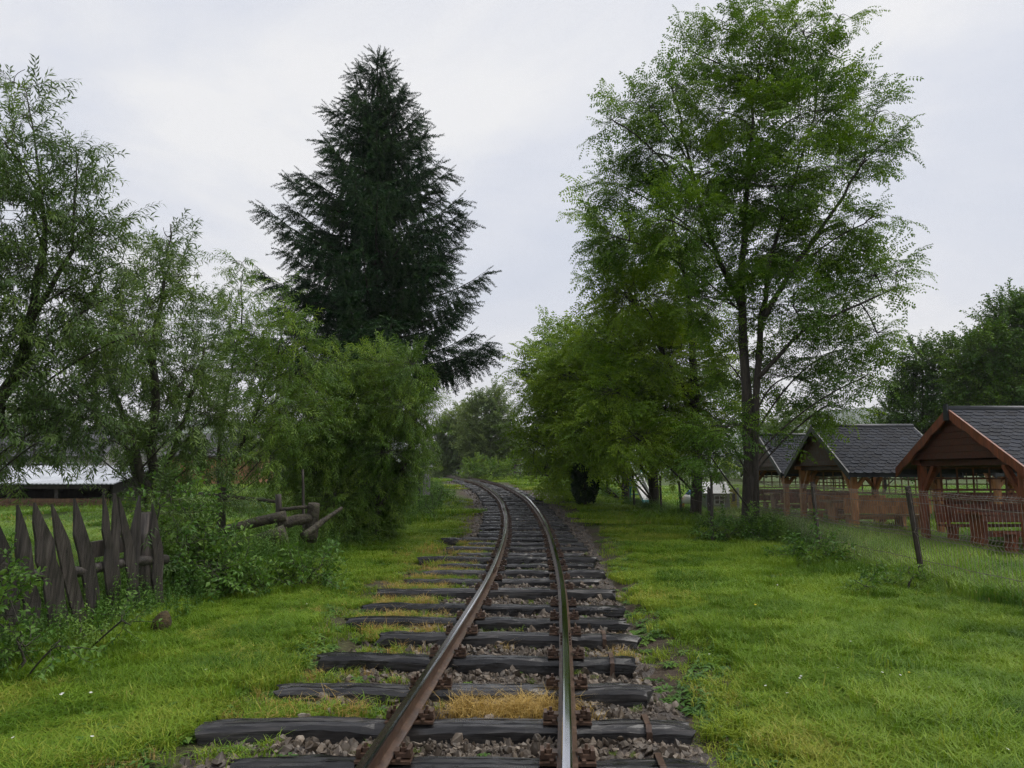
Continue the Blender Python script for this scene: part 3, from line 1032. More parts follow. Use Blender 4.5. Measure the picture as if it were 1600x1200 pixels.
def shelter(x0, y0, y1, length, zr, ze, label, red, shingles, zg):
    """open picnic shelter; gable end faces the track (-X), ridge runs along +X"""
    ym = (y0 + y1) / 2
    root = empty('picnic_shelter', (x0, ym, zg))
    tag(root, label, 'picnic shelter', 'picnic shelters behind the wire fence')
    wood = M['stain_red'] if red else M['stain_orange']
    x1 = x0 + length
    rise, half = zr - ze, (y1 - y0) / 2
    sl = math.hypot(rise, half)
    ang = math.atan2(rise, half)
    # roof: two slopes of boards, clad with shingles
    mb = MB()
    for sg in (-1, 1):
        e = (ym + sg * half, ze); t = (ym, zr)
        nx, nz = sg * math.sin(ang), math.cos(ang)
        th = 0.035
        P = [(x0, e[0], e[1]), (x1, e[0], e[1]), (x1, t[0], t[1]), (x0, t[0], t[1])]
        Q = [(a, b - nx * th * 0, c - th) for a, b, c in P]
        mb.add(P + Q, [(0, 1, 2, 3), (7, 6, 5, 4), (0, 4, 5, 1), (1, 5, 6, 2), (3, 7, 4, 0), (2, 6, 7, 3)])
    roof = mb.build('roof', M['stain_dark'], root)
    rows = int(sl / SH_H)
    far = MB()
    for sg in (-1, 1):
        for r_ in range(rows + 1):
            d = sl - r_ * SH_H + (0.0)        # distance up the slope of the upper edge
            if d < 0.0: continue
            cnt = int(length / SH_W) + 2
            for c in range(cnt):
                cx = x0 + (c + 0.5) * SH_W + (-0.5 * SH_W if r_ % 2 else 0)
                if cx > x1 + 0.2: continue
                wsc = 1.0
                if cx < x0 + 0.1: cx, wsc = x0 + 0.25 * SH_W, 0.5
                if cx > x1 - 0.1: cx, wsc = x1 - 0.04, 0.5
                yy_ = ym + sg * half * (1 - d / sl)
                zz_ = ze + rise * (d / sl) + 0.012
                # local frame: x along ridge, y up the slope, z normal
                upv = np.array([0, -sg * math.cos(ang), math.sin(ang)])
                if sg < 0:
                    Rm = Matrix(((1, 0, 0), (0, math.cos(ang), -math.sin(ang)), (0, math.sin(ang), math.cos(ang))))
                else:
                    Rm = Matrix(((-1, 0, 0), (0, -math.cos(ang), math.sin(ang)), (0, math.sin(ang), math.cos(ang))))
                Rm = Rm @ Euler((math.radians(-3.5), 0, random.uniform(-.01, .01))).to_matrix()
                jit = random.uniform(0, 0.006)
                if shingles and sg < 0:
                    o = bpy.data.objects.new('shingle', shingle_me); COL.objects.link(o)
                    o.parent = roof
                    o.location = (cx, yy_, zz_ + jit); o.rotation_euler = Rm.to_euler(); o.scale = (wsc, 1, 1)
                else:
                    A = np.array(Rm)
                    far.add((np.array(V) * np.array([wsc, 1, 1])) @ A.T + np.array([cx, yy_, zz_ + jit]), [tuple(range(6))[::-1], tuple(range(6, 12))] + [(i, (i + 1) % 6, 6 + (i + 1) % 6, 6 + i) for i in range(6)])
    o = far.build('shingle_cladding', M['shingle']); o.parent = roof; o['kind'] = 'stuff'
    mb = MB()
    mb.tube([(x0 - 0.03, ym, zr + 0.012), (x1 + 0.03, ym, zr + 0.012)], [0.075, 0.075], 8)
    o = mb.build('ridge_cap', M['fascia'], None, True); o.parent = roof
    for sg in (-1, 1):
        mb = MB(); mb.box(((x0 + x1) / 2, ym + sg * (half + 0.012), ze - 0.05), (length, 0.022, 0.13)); mb.build('fascia', M['fascia'], root)
    # barge boards on the two gable ends, scalloped below on the red one
    for gx_ in (x0 - 0.02, x1 + 0.02):
        for sg in (-1, 1):
            mb = MB()
            n = 26
            top, bot = [], []
            for i in range(n):
                t = i / (n - 1)
                yv, zv = ym + sg * half * 1.03 * t, zr + 0.035 - (rise * 1.03) * t
                dpt = 0.17 + (0.045 * abs(math.sin(t * math.pi * 3.5)) if red else 0.0)
                top.append((yv, zv)); bot.append((yv, zv - dpt))
            VV = [(gx_ - 0.02, *p) for p in top] + [(gx_ - 0.02, *p) for p in bot] + [(gx_ + 0.02, *p) for p in top] + [(gx_ + 0.02, *p) for p in bot]
            FF = []
            for i in range(n - 1):
                FF += [(i, n + i, n + i + 1, i + 1), (2 * n + i, 2 * n + i + 1, 3 * n + i + 1, 3 * n + i), (i, i + 1, 2 * n + i + 1, 2 * n + i), (n + i, 3 * n + i, 3 * n + i + 1, n + i + 1)]
            FF += [(0, 2 * n, 3 * n, n), (n - 1, 2 * n - 1, 4 * n - 1, 3 * n - 1)]
            mb.add(VV, FF)
            mb.build('barge_board', M['stain_red'] if red else M['fascia'], root)
    if red:
        mb = MB(); mb.box((x0 - 0.055, ym, zr - 0.05), (0.03, 0.17, 0.34), taper=(1, 0.75)); mb.build('ridge_plate', M['fascia'], root)
    # gable boards: planks cut to an arch below
    for gx_, nm in ((x0 + 0.10, 1), (x1 - 0.10, 0)):
        nb = 7
        for i in range(nb):
            z0_, z1_ = ze + 0.18 + (rise - 0.22) * i / nb, ze + 0.18 + (rise - 0.22) * (i + 1) / nb - 0.006
            w0 = half * (1 - (z0_ - ze) / rise) - 0.03
            w1 = max(0.03, half * (1 - (z1_ - ze) / rise) - 0.03)
            if i == 0:
                w0 -= 0.0
            mb = MB()
            mb.add([(gx_ - .012, ym - w0, z0_), (gx_ - .012, ym + w0, z0_), (gx_ - .012, ym + w1, z1_), (gx_ - .012, ym - w1, z1_), (gx_ + .012, ym - w0, z0_), (gx_ + .012, ym + w0, z0_), (gx_ + .012, ym + w1, z1_), (gx_ + .012, ym - w1, z1_)],
                   [(3, 2, 1, 0), (4, 5, 6, 7), (0, 1, 5, 4), (2, 3, 7, 6), (1, 2, 6, 5), (3, 0, 4, 7)])
            mb.build('gable_board', M['stain_dark'], root)
    # posts, plates and braces
    px_ = (x0 + 0.30, x1 - 0.30)
    py_ = (y0 + 0.45, y1 - 0.45)
    zp = ze + rise * 0.45 / half - 0.16
    for a in px_:
        for b in py_:
            mb = MB(); mb.box((a, b, (zg - 0.1 + zp) / 2), (0.14, 0.14, zp - zg + 0.1)); mb.build('post', wood, root)
            sg = 1 if b < ym else -1
            mb = MB(); mb.beam((a, b + sg * 0.05, zp - 0.62), (a, b + sg * 0.52, zp - 0.04), 0.09, 0.10); mb.build('brace', wood, root)
            sx = 1 if a < (x0 + x1) / 2 else -1
            mb = MB(); mb.beam((a + sx * 0.05, b, zp - 0.5), (a + sx * 0.42, b, zp - 0.05), 0.08, 0.09); mb.build('brace', wood, root)
    for b in py_:
        mb = MB(); mb.box(((x0 + x1) / 2, b, zp + 0.04), (length - 0.2, 0.11, 0.12)); mb.build('wall_plate', wood, root)
    for a in px_:
        mb = MB(); mb.box((a, ym, zp + 0.01), (0.11, y1 - y0 - 0.9, 0.11)); mb.build('tie_beam', M['stain_dark'], root)
    # lattice on the far side and the right-hand end
    lat = M['stain_red'] if red else M['stain_tan']
    zl0, zl1 = zg + 0.95, zp - 0.08
    nx_ = 7
    for i in range(nx_ + 1):
        a = px_[0] + 0.07 + (px_[1] - px_[0] - 0.14) * i / nx_
        mb = MB(); mb.box((a, py_[1] + 0.03, (zl0 + zl1) / 2), (0.035, 0.02, zl1 - zl0)); mb.build('lattice_slat', lat, root)
    for i in range(4):
        z = zl0 + (zl1 - zl0) * i / 3
        mb = MB(); mb.box(((px_[0] + px_[1]) / 2, py_[1] + 0.055, z), (px_[1] - px_[0] - 0.1, 0.02, 0.035)); mb.build('lattice_slat', lat, root)
    ny_ = 9
    for i in range(ny_ + 1):
        b = py_[0] + 0.07 + (py_[1] - py_[0] - 0.14) * i / ny_
        mb = MB(); mb.box((px_[1] + 0.03, b, (zl0 + zl1) / 2), (0.02, 0.035, zl1 - zl0)); mb.build('lattice_slat', lat, root)
    for i in range(4):
        z = zl0 + (zl1 - zl0) * i / 3
        mb = MB(); mb.box((px_[1] + 0.055, (py_[0] + py_[1]) / 2, z), (0.02, py_[1] - py_[0] - 0.1, 0.035)); mb.build('lattice_slat', lat, root)
    return root


def slab_leg(x, y, zg, h, w, th, axis_x):
    """plank leg waisted in the middle, wide at foot and head"""
    mb = MB()
    prof_ = [(0, 0.5), (0.12, 0.5), (0.3, 0.42), (0.55, 0.40), (0.8, 0.46), (1.0, 0.54)]
    L_ = [(-a * w, t * h) for t, a in prof_]
    R_ = [(a * w, t * h) for t, a in prof_]
    n = len(prof_)
    V_, F_ = [], []
    for s_ in (-th / 2, th / 2):
        for (a, z) in L_ + R_:
            V_.append((x + (s_ if axis_x else a), y + (a if axis_x else s_), zg + z))
    for i in range(n - 1):
        F_ += [(i, i + 1, n + i + 1, n + i), (2 * n + i, 3 * n + i, 3 * n + i + 1, 2 * n + i + 1), (i, 2 * n + i, 2 * n + i + 1, i + 1), (n + i, n + i + 1, 3 * n + i + 1, 3 * n + i)]
    F_ += [(0, n, 3 * n, 2 * n), (n - 1, 3 * n - 1, 4 * n - 1, 2 * n - 1)]
    mb.add(V_, F_)
    return mb


def table(cx, cy_, zg, L, w, label, wood):
    root = empty('picnic_table', (cx, cy_, zg)); tag(root, label, 'table', 'tables in the picnic shelters')
    for i in range(4):
        mb = MB(); mb.box((cx, cy_ - w / 2 + (i + .5) * w / 4, zg + 0.77), (L, w / 4 - 0.012, 0.05)); mb.build('top_plank', wood[0], root)
    for sg in (-1, 1):
        slab_leg(cx + sg * (L / 2 - 0.2), cy_, zg - 0.05, 0.795, w * 0.62, 0.09, True).build('leg', wood[1], root)
    mb = MB(); mb.box((cx, cy_, zg + 0.35), (L - 0.5, 0.05, 0.12)); mb.build('stretcher', wood[1], root)
    mb = MB(); mb.box((cx, cy_ - w * .44, zg + 0.68), (L - 0.1, 0.035, 0.12)); mb.build('apron', wood[1], root)


def bench(cx, cy_, zg, L, back, label, wood):
    """back: -1 backrest on the near side, +1 far side, 0 none"""
    root = empty('bench', (cx, cy_, zg)); tag(root, label, 'bench', 'benches in the picnic shelters')
    for i in range(2):
        mb = MB(); mb.box((cx, cy_ - 0.09 + 0.18 * i, zg + 0.45), (L, 0.17, 0.045)); mb.build('seat_plank', wood[0], root)
    for sg in (-1, 1):
        slab_leg(cx + sg * (L / 2 - 0.22), cy_, zg - 0.05, 0.477, 0.34, 0.08, True).build('leg', wood[1], root)
    if back:
        for i in range(2):
            mb = MB(); mb.box((cx, cy_ + back * 0.225, zg + 0.60 + 0.20 * i), (L, 0.04, 0.19)); mb.build('backrest_plank', wood[1], root)
        for sg in (-1, 1):
            mb = MB(); mb.box((cx + sg * (L / 2 - 0.25), cy_ + back * 0.18, zg + 0.65), (0.07, 0.04, 0.5)); mb.build('backrest_post', wood[1], root)


SHELT = [
    (8.95, 13.3, 17.6, 3.3, 2.87, 1.70, 'nearest picnic shelter with scalloped red-brown gable and slate-blue shingle roof', True, True, 0.02),
    (8.15, 18.4, 22.6, 2.7, 2.82, 1.60, 'middle picnic shelter with black-edged gable and orange posts, left of the red-brown one', False, True, 0.06),
    (8.28, 23.4, 27.4, 2.7, 2.82, 1.60, 'farthest picnic shelter half hidden behind the big tree trunk', False, True, 0.12),
    (13.1, 20.6, 24.6, 3.0, 2.78, 1.60, 'picnic shelter glimpsed under the right eave of the red-brown shelter', False, True, 0.08)]
WD = [(M['stain_red'], M['stain_red']), (M['stain_tan'], M['stain_orange']), (M['stain_tan'], M['stain_red']), (M['stain_red'], M['stain_red'])]
names = ['red-brown shelter', 'middle shelter', 'farthest shelter behind the tree', 'shelter at the far right back']
for s_, wd, nm in zip(SHELT, WD, names):
    shelter(*s_)
    cx, cyy, zg = s_[0] + s_[3] / 2, (s_[1] + s_[2]) / 2, s_[9]
    L = s_[3] - 0.5
    table(cx, cyy, zg, L, 0.85, 'plank table with waisted slab legs in the ' + nm, wd)
    bench(cx, cyy - 0.95, zg, L, 0 if nm.startswith('red') else -1, ('near backless bench in the ' if nm.startswith('red') else 'near bench with plank backrest in the ') + nm, wd)
    bench(cx, cyy + 0.95, zg, L, 1, 'far bench with plank backrest in the ' + nm, wd)

# ------------------------------------------------------------------ wire mesh fence on the right
fence = empty('wire_fence', (5.88, 11, 0)); tag(fence, 'leaning rusty wire mesh fence in front of the picnic shelters', 'fence')
FP = [(5.83, 7.2, 0.02), (5.87, 11.0, -0.17), (5.88, 14.7, -0.09), (5.75, 18.3, 0.0), (5.65, 21.6, 0.0)]
fh = 1.36
posts = []
for (x, y, lean) in FP:
    zg = TZ(x, y)
    mb = MB(); mb.beam((x, y, zg - 0.15), (x + lean, y - 0.02, zg + fh + 0.03), 0.062, 0.05); mb.build('post', M['post_metal'], fence)
    posts.append((np.array([x, y, zg]), np.array([x + lean, y - 0.02, zg + fh])))
for (a0, a1), (b0, b1) in zip(posts[:-1], posts[1:]):
    mb = MB()
    n = 54
    hs = [(0.06, 0), (0.5, 0), (0.545, 0.035), (0.59, 0), (0.86, 0), (0.945, 0), (0.965, 0.035), (0.985, 0), (1.0, 0)]
    sag = lambda t: -0.05 * math.sin(t * math.pi)
    for i in range(n):
        t = (i + 0.5) / n
        lo, hi = a0 * (1 - t) + b0 * t, a1 * (1 - t) + b1 * t
        pts = [lo * (1 - h) + hi * h + np.array([-o, 0, sag(t) * h]) for h, o in hs]
        mb.tube(pts, [0.0034] * len(pts), 3, 0, cap=False)
    for h in (0.08, 0.26, 0.5, 0.545, 0.59, 0.86, 0.945, 0.965, 0.985):
        o_ = 0.035 if h in (0.545, 0.965) else 0
        pts = [(a0 * (1 - t) + b0 * t) * (1 - h) + (a1 * (1 - t) + b1 * t) * h + np.array([-o_, 0, sag(t) * h + 0.005 * math.sin(t * 23 + h * 9)]) for t in np.linspace(0, 1, 14)]
        mb.tube(pts, [0.0052] * 14, 3, 0, cap=False)
    mb.build('mesh_panel', M['wire'], fence)

# older fence of thin posts going on along the track
old = empty('post_and_wire_fence', (4.6, 22, 0)); tag(old, 'old fence of thin dark posts and wire strands under the locust trees', 'fence')
OP = [(4.42, 16.9, 1.2), (4.85, 18.9, 1.1), (4.88, 22.0, 1.1), (4.8, 24.6, 1.2), (4.15, 25.9, 1.25), (4.2, 29.0, 1.25), (3.75, 29.8, 1.1), (3.6, 33.5, 1.2), (3.2, 38, 1.2), (2.6, 44, 1.2), (1.6, 50, 1.2), (0.6, 56, 1.3)]
tops = []
for k, (x, y, h) in enumerate(OP):
    zg = TZ(x, y)
    lx = random.uniform(-.06, .06)
    mb = MB(); mb.tube([(x, y, zg - .1), (x + lx * .5, y, zg + h * .5), (x + lx, y, zg + h)], [0.042, 0.038, 0.033], 7); mb.build('post', M['old_wood'], old)
    tops.append((np.array([x, y, zg]), np.array([x + lx, y, zg + h])))
for (a0, a1), (b0, b1) in zip(tops[:-1], tops[1:]):
    for h in (0.35, 0.65, 0.93):
        a, b = a0 * (1 - h) + a1 * h, b0 * (1 - h) + b1 * h
        mb = MB(); mb.tube(bez(a, b, np.array([0, 0, -0.06]), 6), [0.003] * 6, 3, cap=False); mb.build('wire_strand', M['wire'], old)
# field gate / rail fence at the bend
gf = empty('rail_fence', (1.0, 58, 1)); tag(gf, 'grey rail fence standing beside the bend of the line', 'fence')
gxs = [(0.2, 57.5), (1.3, 57.8), (2.5, 58.3)]
for x, y in gxs:
    zg = TZ(x, y); mb = MB(); mb.box((x, y, zg + 0.75), (0.13, 0.13, 1.6)); mb.build('post', M['old_wood'], gf)
for h in (0.5, 1.0, 1.45):
    mb = MB(); mb.beam((0.1, 57.45, TZ(.2, 57.5) + h), (2.6, 58.35, TZ(2.5, 58.3) + h), 0.05, 0.10); mb.build('rail', M['old_wood'], gf)

# ------------------------------------------------------------------ picket fence on the left
pk = empty('picket_fence', (-4.2, 7.2, 0)); tag(pk, 'old leaning picket fence of dark pointed boards at the left edge', 'fence')
PK = [(6.00, 5.9, 1.02, .17), (6.86, 6.42, 1.25, .15), (7.0, 6.66, 1.27, .17), (7.32, 6.86, 1.28, .22), (7.62, 7.04, 1.26, .16), (7.78, 7.36, 1.30, .17), (8.0, 7.70, 1.32, .11), (8.02, 7.86, 1.34, .12), (8.42, 7.95, 1.30, .13), (8.2, 8.32, 1.30, .14), (8.75, 8.5, 1.2, .15)]
fx = lambda y: -4.40 + 0.17 * (y - 6.2)
for (yb, yt, zt, w) in PK:
    zb = TZ(fx(yb), yb) - 0.1
    n = 9
    mb = MB()
    V_, F_ = [], []
    jx = random.uniform(-.03, .03)
    w = w * .80
    zt = zt + .05
    for i in range(n):
        t = i / (n - 1)
        yy_ = yb * (1 - t) + yt * t + 0.05 * math.sin(t * 3.1) * random.uniform(-.2, 1)
        zz_ = zb * (1 - t) + zt * t
        ww = w * (1.0 if t < 0.72 else max(0.03, 1 - ((t - 0.72) / 0.28) ** 1.25)) * random.uniform(.94, 1.05)
        xo = fx(yy_) + jx * t
        for (a, b) in ((-.5, -.010), (.5, -.010), (.5, .010), (-.5, .010)):
            V_.append((xo + b + a * ww * 0.42, yy_ + a * ww, zz_))
    for i in range(n - 1):
        for j in range(4):
            F_.append((i * 4 + j, i * 4 + (j + 1) % 4, i * 4 + 4 + (j + 1) % 4, i * 4 + 4 + j))
    F_ += [(3, 2, 1, 0), tuple((n - 1) * 4 + j for j in range(4))]
    mb.add(V_, F_)
    mb.build('picket', M['old_wood'], pk)
mb = MB(); yy_ = np.linspace(5.2, 8.9, 9)
mb.tube([(fx(a) - 0.06, a, 0.70 - 0.03 * (a - 6) + 0.015 * math.sin(a * 4)) for a in yy_], [0.055] * 9, 8, jit=0.08); mb.build('rail', M['old_wood'], pk, True)
mb = MB(); mb.tube([(fx(8.65) - .1, 8.65, -0.1), (fx(8.65) - .12, 8.6, 0.6), (fx(8.65) - .1, 8.55, 1.15)], [.085, .08, .07], 8, jit=.1); mb.build('post', M['old_wood'], pk, True)
mb = MB(); mb.beam((fx(7.7) - 0.12, 7.7, 0.82), (fx(8.6) - 0.12, 8.65, 0.84), 0.05, 0.16); mb.build('board', M['old_wood'], pk)

# logs of the broken timber fence
def log(pa, pb, ra, rb, Ya, Yb, label, name='log', matn='log'):
    a, b = at(*pa, Ya), at(*pb, Yb)
    t = np.linspace(0, 1, 9)[:, None]
    pts = a * (1 - t) + b * t + np.stack([smoothnoise(9, 4, 1), smoothnoise(9, 4, 2), smoothnoise(9, 4, 3)], 1) * 0.006
    mb = MB(); mb.tube(pts, np.linspace(ra, rb, 9) * (1 + .05 * smoothnoise(9, 5, int(pa[0]))), 14, jit=0.035)
    mb.m[-2:] = [1, 1]
    o = mb.build(name, [M[matn], M['cut_wood']], None, True)
    o.data.polygons[-1].use_smooth = False; o.data.polygons[-2].use_smooth = False
    tag(o, label, name.split('_')[-1] if name != 'log' else 'log', 'broken timber fence beside the willows')
    return o


log((352, 828), (447, 805), .085, .09, 13.4, 13.5, 'slim sawn log, upper one of the two leaning logs by the willows')
log((345, 872), (447, 834), .19, .16, 13.1, 13.25, 'thick dark sawn log lying lowest beside the willows')
log((437, 818), (486, 809), .10, .10, 13.6, 13.8, 'short thick timber wedged between the thin post and the stump end')
log((473, 838), (534, 793), .07, .03, 13.3, 13.9, 'bare slanting branch leaning against the short thick timber')
log((438, 796), (482, 792), .035, .03, 13.7, 13.8, 'thin horizontal pole above the logs', 'fence_pole')
log((282, 768), (436, 784), .03, .03, 15.5, 13.9, 'long thin pole running from the willow trunk to the logs', 'fence_pole')
log((436, 848), (435, 772), .06, .05, 13.75, 13.75, 'short grey fence post between the leaning logs', 'fence_post', 'old_wood')
log((475, 850), (473, 733), .03, .022, 14.2, 14.2, 'tall thin upright stake behind the logs', 'fence_stake', 'old_wood')
log((484, 845), (491, 786), .13, .10, 13.9, 13.8, 'broken gnarled stump end beside the shrub', 'fence_stump', 'log')

# small sign post near the shrub
sp = empty('sign_post', (-2.77, 22.8, TZ(-2.77, 22.8))); tag(sp, 'small grey sign board on a thin dark post beside the track', 'sign')
zg = TZ(-2.77, 22.8)
mb = MB(); mb.box((-2.77, 22.8, zg + 0.62), (0.06, 0.06, 1.44)); mb.build('post', M['fascia'], sp)
mb = MB(); mb.box((-2.56, 22.83, zg + 0.95), (0.22, 0.02, 0.62)); mb.build('board', M['house_wall'], sp)

# brown stump in the grass
mb = MB()
n = 12; rings = [(0, .085), (.08, .095), (.17, .085), (.23, .055), (.25, .02)]
c0 = (-3.52, 7.75)
mb.tube([(c0[0] + .02 * i, c0[1], TZ(*c0) - .03 + h) for i, (h, _) in enumerate(rings)], [r for _, r in rings], n, jit=0.12)
o = mb.build('tree_stump', M['stump'], None, True); tag(o, 'small rounded orange-brown rotten stump in the grass by the pickets', 'stump')

# ------------------------------------------------------------------ play things behind the fence
zg = TZ(4.7, 26.6)
sl = empty('slide', (4.75, 26.6, zg)); tag(sl, 'white plastic slide with a teal foot behind the old fence', 'slide')
top, bot = np.array([4.50, 27.6, zg + 1.12]), np.array([4.72, 26.1, zg + 0.12])
mb = MB()
mid = bez(top, bot, np.array([0, 0, -0.06]), 8)
for a, b in zip(mid[:-2], mid[1:-1]):
    mb.beam(a, b + (b - a) * .02, 0.34, 0.03)
mb.build('chute', M['white'], sl)
for sg in (-1, 1):
    mb = MB()
    for a, b in zip(mid[:-2], mid[1:-1]):
        mb.beam(a + np.array([sg * .185, 0, .05]), b + (b - a) * .02 + np.array([sg * .185, 0, .05]), 0.035, 0.14)
    mb.build('side_rim', M['white'], sl)
mb = MB(); mb.beam(mid[-2] + np.array([0, 0.02, 0]), mid[-1] + np.array([0, -.15, -0.02]), 0.42, 0.10); mb.build('foot', M['teal'], sl)
for sg in (-1, 1):
    mb = MB(); mb.beam((4.50 + sg * .22, 27.65, zg - .05), (4.5 + sg * .2, 27.62, zg + 1.45), 0.05, 0.05); mb.build('ladder_leg', M['teal'], sl)
for k in range(4):
    mb = MB(); mb.box((4.5, 27.66, zg + .2 + .25 * k), (.44, .08, .04)); mb.build('rung', M['teal'], sl)

zg = TZ(7.0, 26.0)
ph = empty('playhouse', (7.0, 26.3, zg)); tag(ph, 'small grey plastic playhouse with yellow door beside the big trunk', 'playhouse')
X0, X1, Y0, Y1 = 6.50, 7.30, 25.6, 26.5
mb = MB(); mb.box(((X0 + X1) / 2, (Y0 + Y1) / 2, zg + .33), (X1 - X0, Y1 - Y0, .74)); mb.build('wall', M['grey_plastic'], ph)
mb = MB()
mb.add([(X0 - .08, Y0 - .1, zg + .68), (X1 + .08, Y0 - .1, zg + .68), (X1 + .02, (Y0 + Y1) / 2, zg + 1.06), (X0 - .02, (Y0 + Y1) / 2, zg + 1.06), (X0 - .08, Y1 + .1, zg + .68), (X1 + .08, Y1 + .1, zg + .68)], [(0, 1, 2, 3), (3, 2, 5, 4), (0, 3, 4), (1, 5, 2), (0, 4, 5, 1)])
mb.build('roof', M['white'], ph)
wn = MB(); wn.box((6.95, Y0 - .015, zg + .46), (.34, .03, .30)); w_ = wn.build('window', M['white'], ph)
for i in range(2):
    for j in range(2):
        mb = MB(); mb.box((6.87 + .16 * i, Y0 - .034, zg + .395 + .135 * j), (.125, .012, .105)); o = mb.build('pane', M['black']); o.parent = w_
mb = MB(); mb.box((7.42, Y0 - 0.02, zg + .40), (.2, .05, .84)); d_ = mb.build('door', M['yellow'], ph)
mb = MB(); mb.box((7.42, Y0 - .05, zg + .55), (.11, .014, .25)); o = mb.build('pane', M['black']); o.parent = d_
mb = MB(); mb.box((7.57, Y0 - .02, zg + .42), (.08, .06, .9)); mb.build('door_frame', M['white'], ph)

zg = TZ(5.75, 24.3)
rt = empty('ride_on_toy', (5.75, 24.6, zg)); tag(rt, 'small white, blue and orange ride-on toy left of the playhouse', 'toy')
mb = MB(); mb.tube([(5.45, 24.6, zg + .42), (5.62, 24.6, zg + .50), (5.85, 24.6, zg + .52), (6.08, 24.6, zg + .40)], [.08, .16, .17, .06], 10); mb.build('body', M['white'], rt, True)
mb = MB(); mb.tube([(5.6, 24.6, zg + .6), (5.75, 24.6, zg + .7), (5.92, 24.6, zg + .64)], [.06, .10, .05], 8); mb.build('seat', M['blue'], rt, True)
for sx in (5.45, 6.0):
    for sy in (24.45, 24.75):
        mb = MB(); mb.beam((sx, sy, zg - .03), (sx + (.08 if sx < 5.7 else -.08), 24.6, zg + .45), .06, .06); mb.build('leg', M['orange'], rt)
mb = MB(); mb.beam((5.42, 24.5, zg + .5), (5.40, 24.5, zg + .8), .05, .05); mb.build('handle', M['orange'], rt)

# ------------------------------------------------------------------ sheds and houses on the left
def gable_house(name, label, cx, cy_, w, d, hw_, hr, wall, roof, wins=(), ang=0.0, boards=0, cat='house'):
    zg = TZ(cx, cy_)
    root = empty(name, (cx, cy_, zg)); tag(root, label, cat)
    R = rotz(ang)
    T = lambda p: (R @ np.array(p)) + np.array([cx, cy_, zg])
    mb = MB()
    V_ = [(-w / 2, -d / 2, -.2), (w / 2, -d / 2, -.2), (w / 2, d / 2, -.2), (-w / 2, d / 2, -.2), (-w / 2, -d / 2, hw_), (w / 2, -d / 2, hw_), (w / 2, d / 2, hw_), (-w / 2, d / 2, hw_), (-w / 2, 0, hr), (w / 2, 0, hr)]
    mb.add([T(p) for p in V_], [(0, 1, 5, 4), (2, 3, 7, 6), (1, 2, 6, 9, 5), (3, 0, 4, 8, 7)]); mb.build('wall', M[wall], root)
    mb = MB()
    o_ = .35
    for sg in (-1, 1):
        k = (d / 2 + o_) / (d / 2)
        ze_ = hr - (hr - hw_) * k
        P = [(-w / 2 - o_, sg * d / 2 * k, ze_), (w / 2 + o_, sg * d / 2 * k, ze_), (w / 2 + o_, 0, hr), (-w / 2 - o_, 0, hr)]
        mb.add([T((a, b, c + .10)) for a, b, c in P] + [T((a, b, c + .02)) for a, b, c in P], [(0, 1, 2, 3), (7, 6, 5, 4), (0, 4, 5, 1), (1, 5, 6, 2), (3, 7, 4, 0), (2, 6, 7, 3)])
    rf = mb.build('roof', M[roof], root)
    for (a, z, ww, hh) in wins:
        mb = MB(); mb.box(T((a, -d / 2 - .03, z)), (ww, .06, hh), R); f = mb.build('window', M['white'], root)
        mb = MB(); mb.box(T((a, -d / 2 - .065, z)), (ww - .16, .02, hh - .16), R); p = mb.build('pane', M['black']); p.parent = f
    for i in range(boards):
        a = -w / 2 + (i + .5) * w / boards
        mb = MB(); mb.box(T((a, -d / 2 - .02, (hw_ - .2) / 2)), (w / boards - .025, .03, hw_ + .15), R); mb.build('plank', M[wall], root)
    return root


gable_house('house', 'grey house with dark tiled roof behind the far-left willow', -34.0, 58, 9, 7, 2.2, 4.4, 'house_wall', 'house_roof', [(-2.5, 1.1, 1.0, 1.1), (0, 1.1, 1.0, 1.1), (2.5, 1.1, 1.0, 1.1)])
gable_house('house', 'low long house with dark roof beyond the field', -31.0, 74, 13, 8, 2.2, 4.6, 'house_wall', 'house_roof', [(-4, 1.1, 1.1, 1.1), (-1, 1.1, 1.1, 1.1), (3, 1.1, 1.1, 1.1)], 0.15)
gable_house('barn', 'tan board barn seen between the willow stems', -19.0, 50, 5.0, 5, 1.9, 3.0, 'barn_wood', 'house_roof', (), 0.0, 12, 'barn')

# low open store with pale sheet-metal roof
X0, X1, Y0, Y1 = -22.5, -13.9, 26.4, 29.4
zg = TZ(-15, 27)
sd_ = empty('field_shelter', (-18, 28, zg)); tag(sd_, 'low open shelter with pale sheet-metal roof behind the pickets', 'shed')
mb = MB()
nr = 60
V_, F_ = [], []
for i in range(nr * 2 + 1):
    x = X0 - .2 + (X1 - X0 + .4) * i / (nr * 2)
    rz = 0.02 if i % 2 else 0.0
    V_ += [(x, Y0 - .25, zg + .86 + rz), (x, Y1 + .3, zg + 1.50 + rz), (x, Y0 - .25, zg + .83 + rz), (x, Y1 + .3, zg + 1.47 + rz)]
for i in range(nr * 2):
    a = i * 4
    F_ += [(a, a + 4, a + 5, a + 1), (a + 3, a + 7, a + 6, a + 2), (a, a + 2, a + 6, a + 4), (a + 1, a + 5, a + 7, a + 3)]
mb.add(V_, F_); mb.build('roof', M['metal_roof'], sd_)
mb = MB(); mb.box(((X0 + X1) / 2, Y1 - .05, zg + .6), (X1 - X0, .06, 1.35)); mb.build('back_wall', M['dark_board'], sd_)
for sx in (X0 + .03, X1 - .03):
    mb = MB(); mb.box((sx, (Y0 + Y1) / 2, zg + .4), (.06, Y1 - Y0 - .3, .9)); mb.build('side_wall', M['dark_board'], sd_)
for x in np.linspace(X0 + .2, X1 - .2, 6):
    mb = MB(); mb.box((x, Y0, zg + .38), (.12, .12, .9)); mb.build('post', M['dark_board'], sd_)
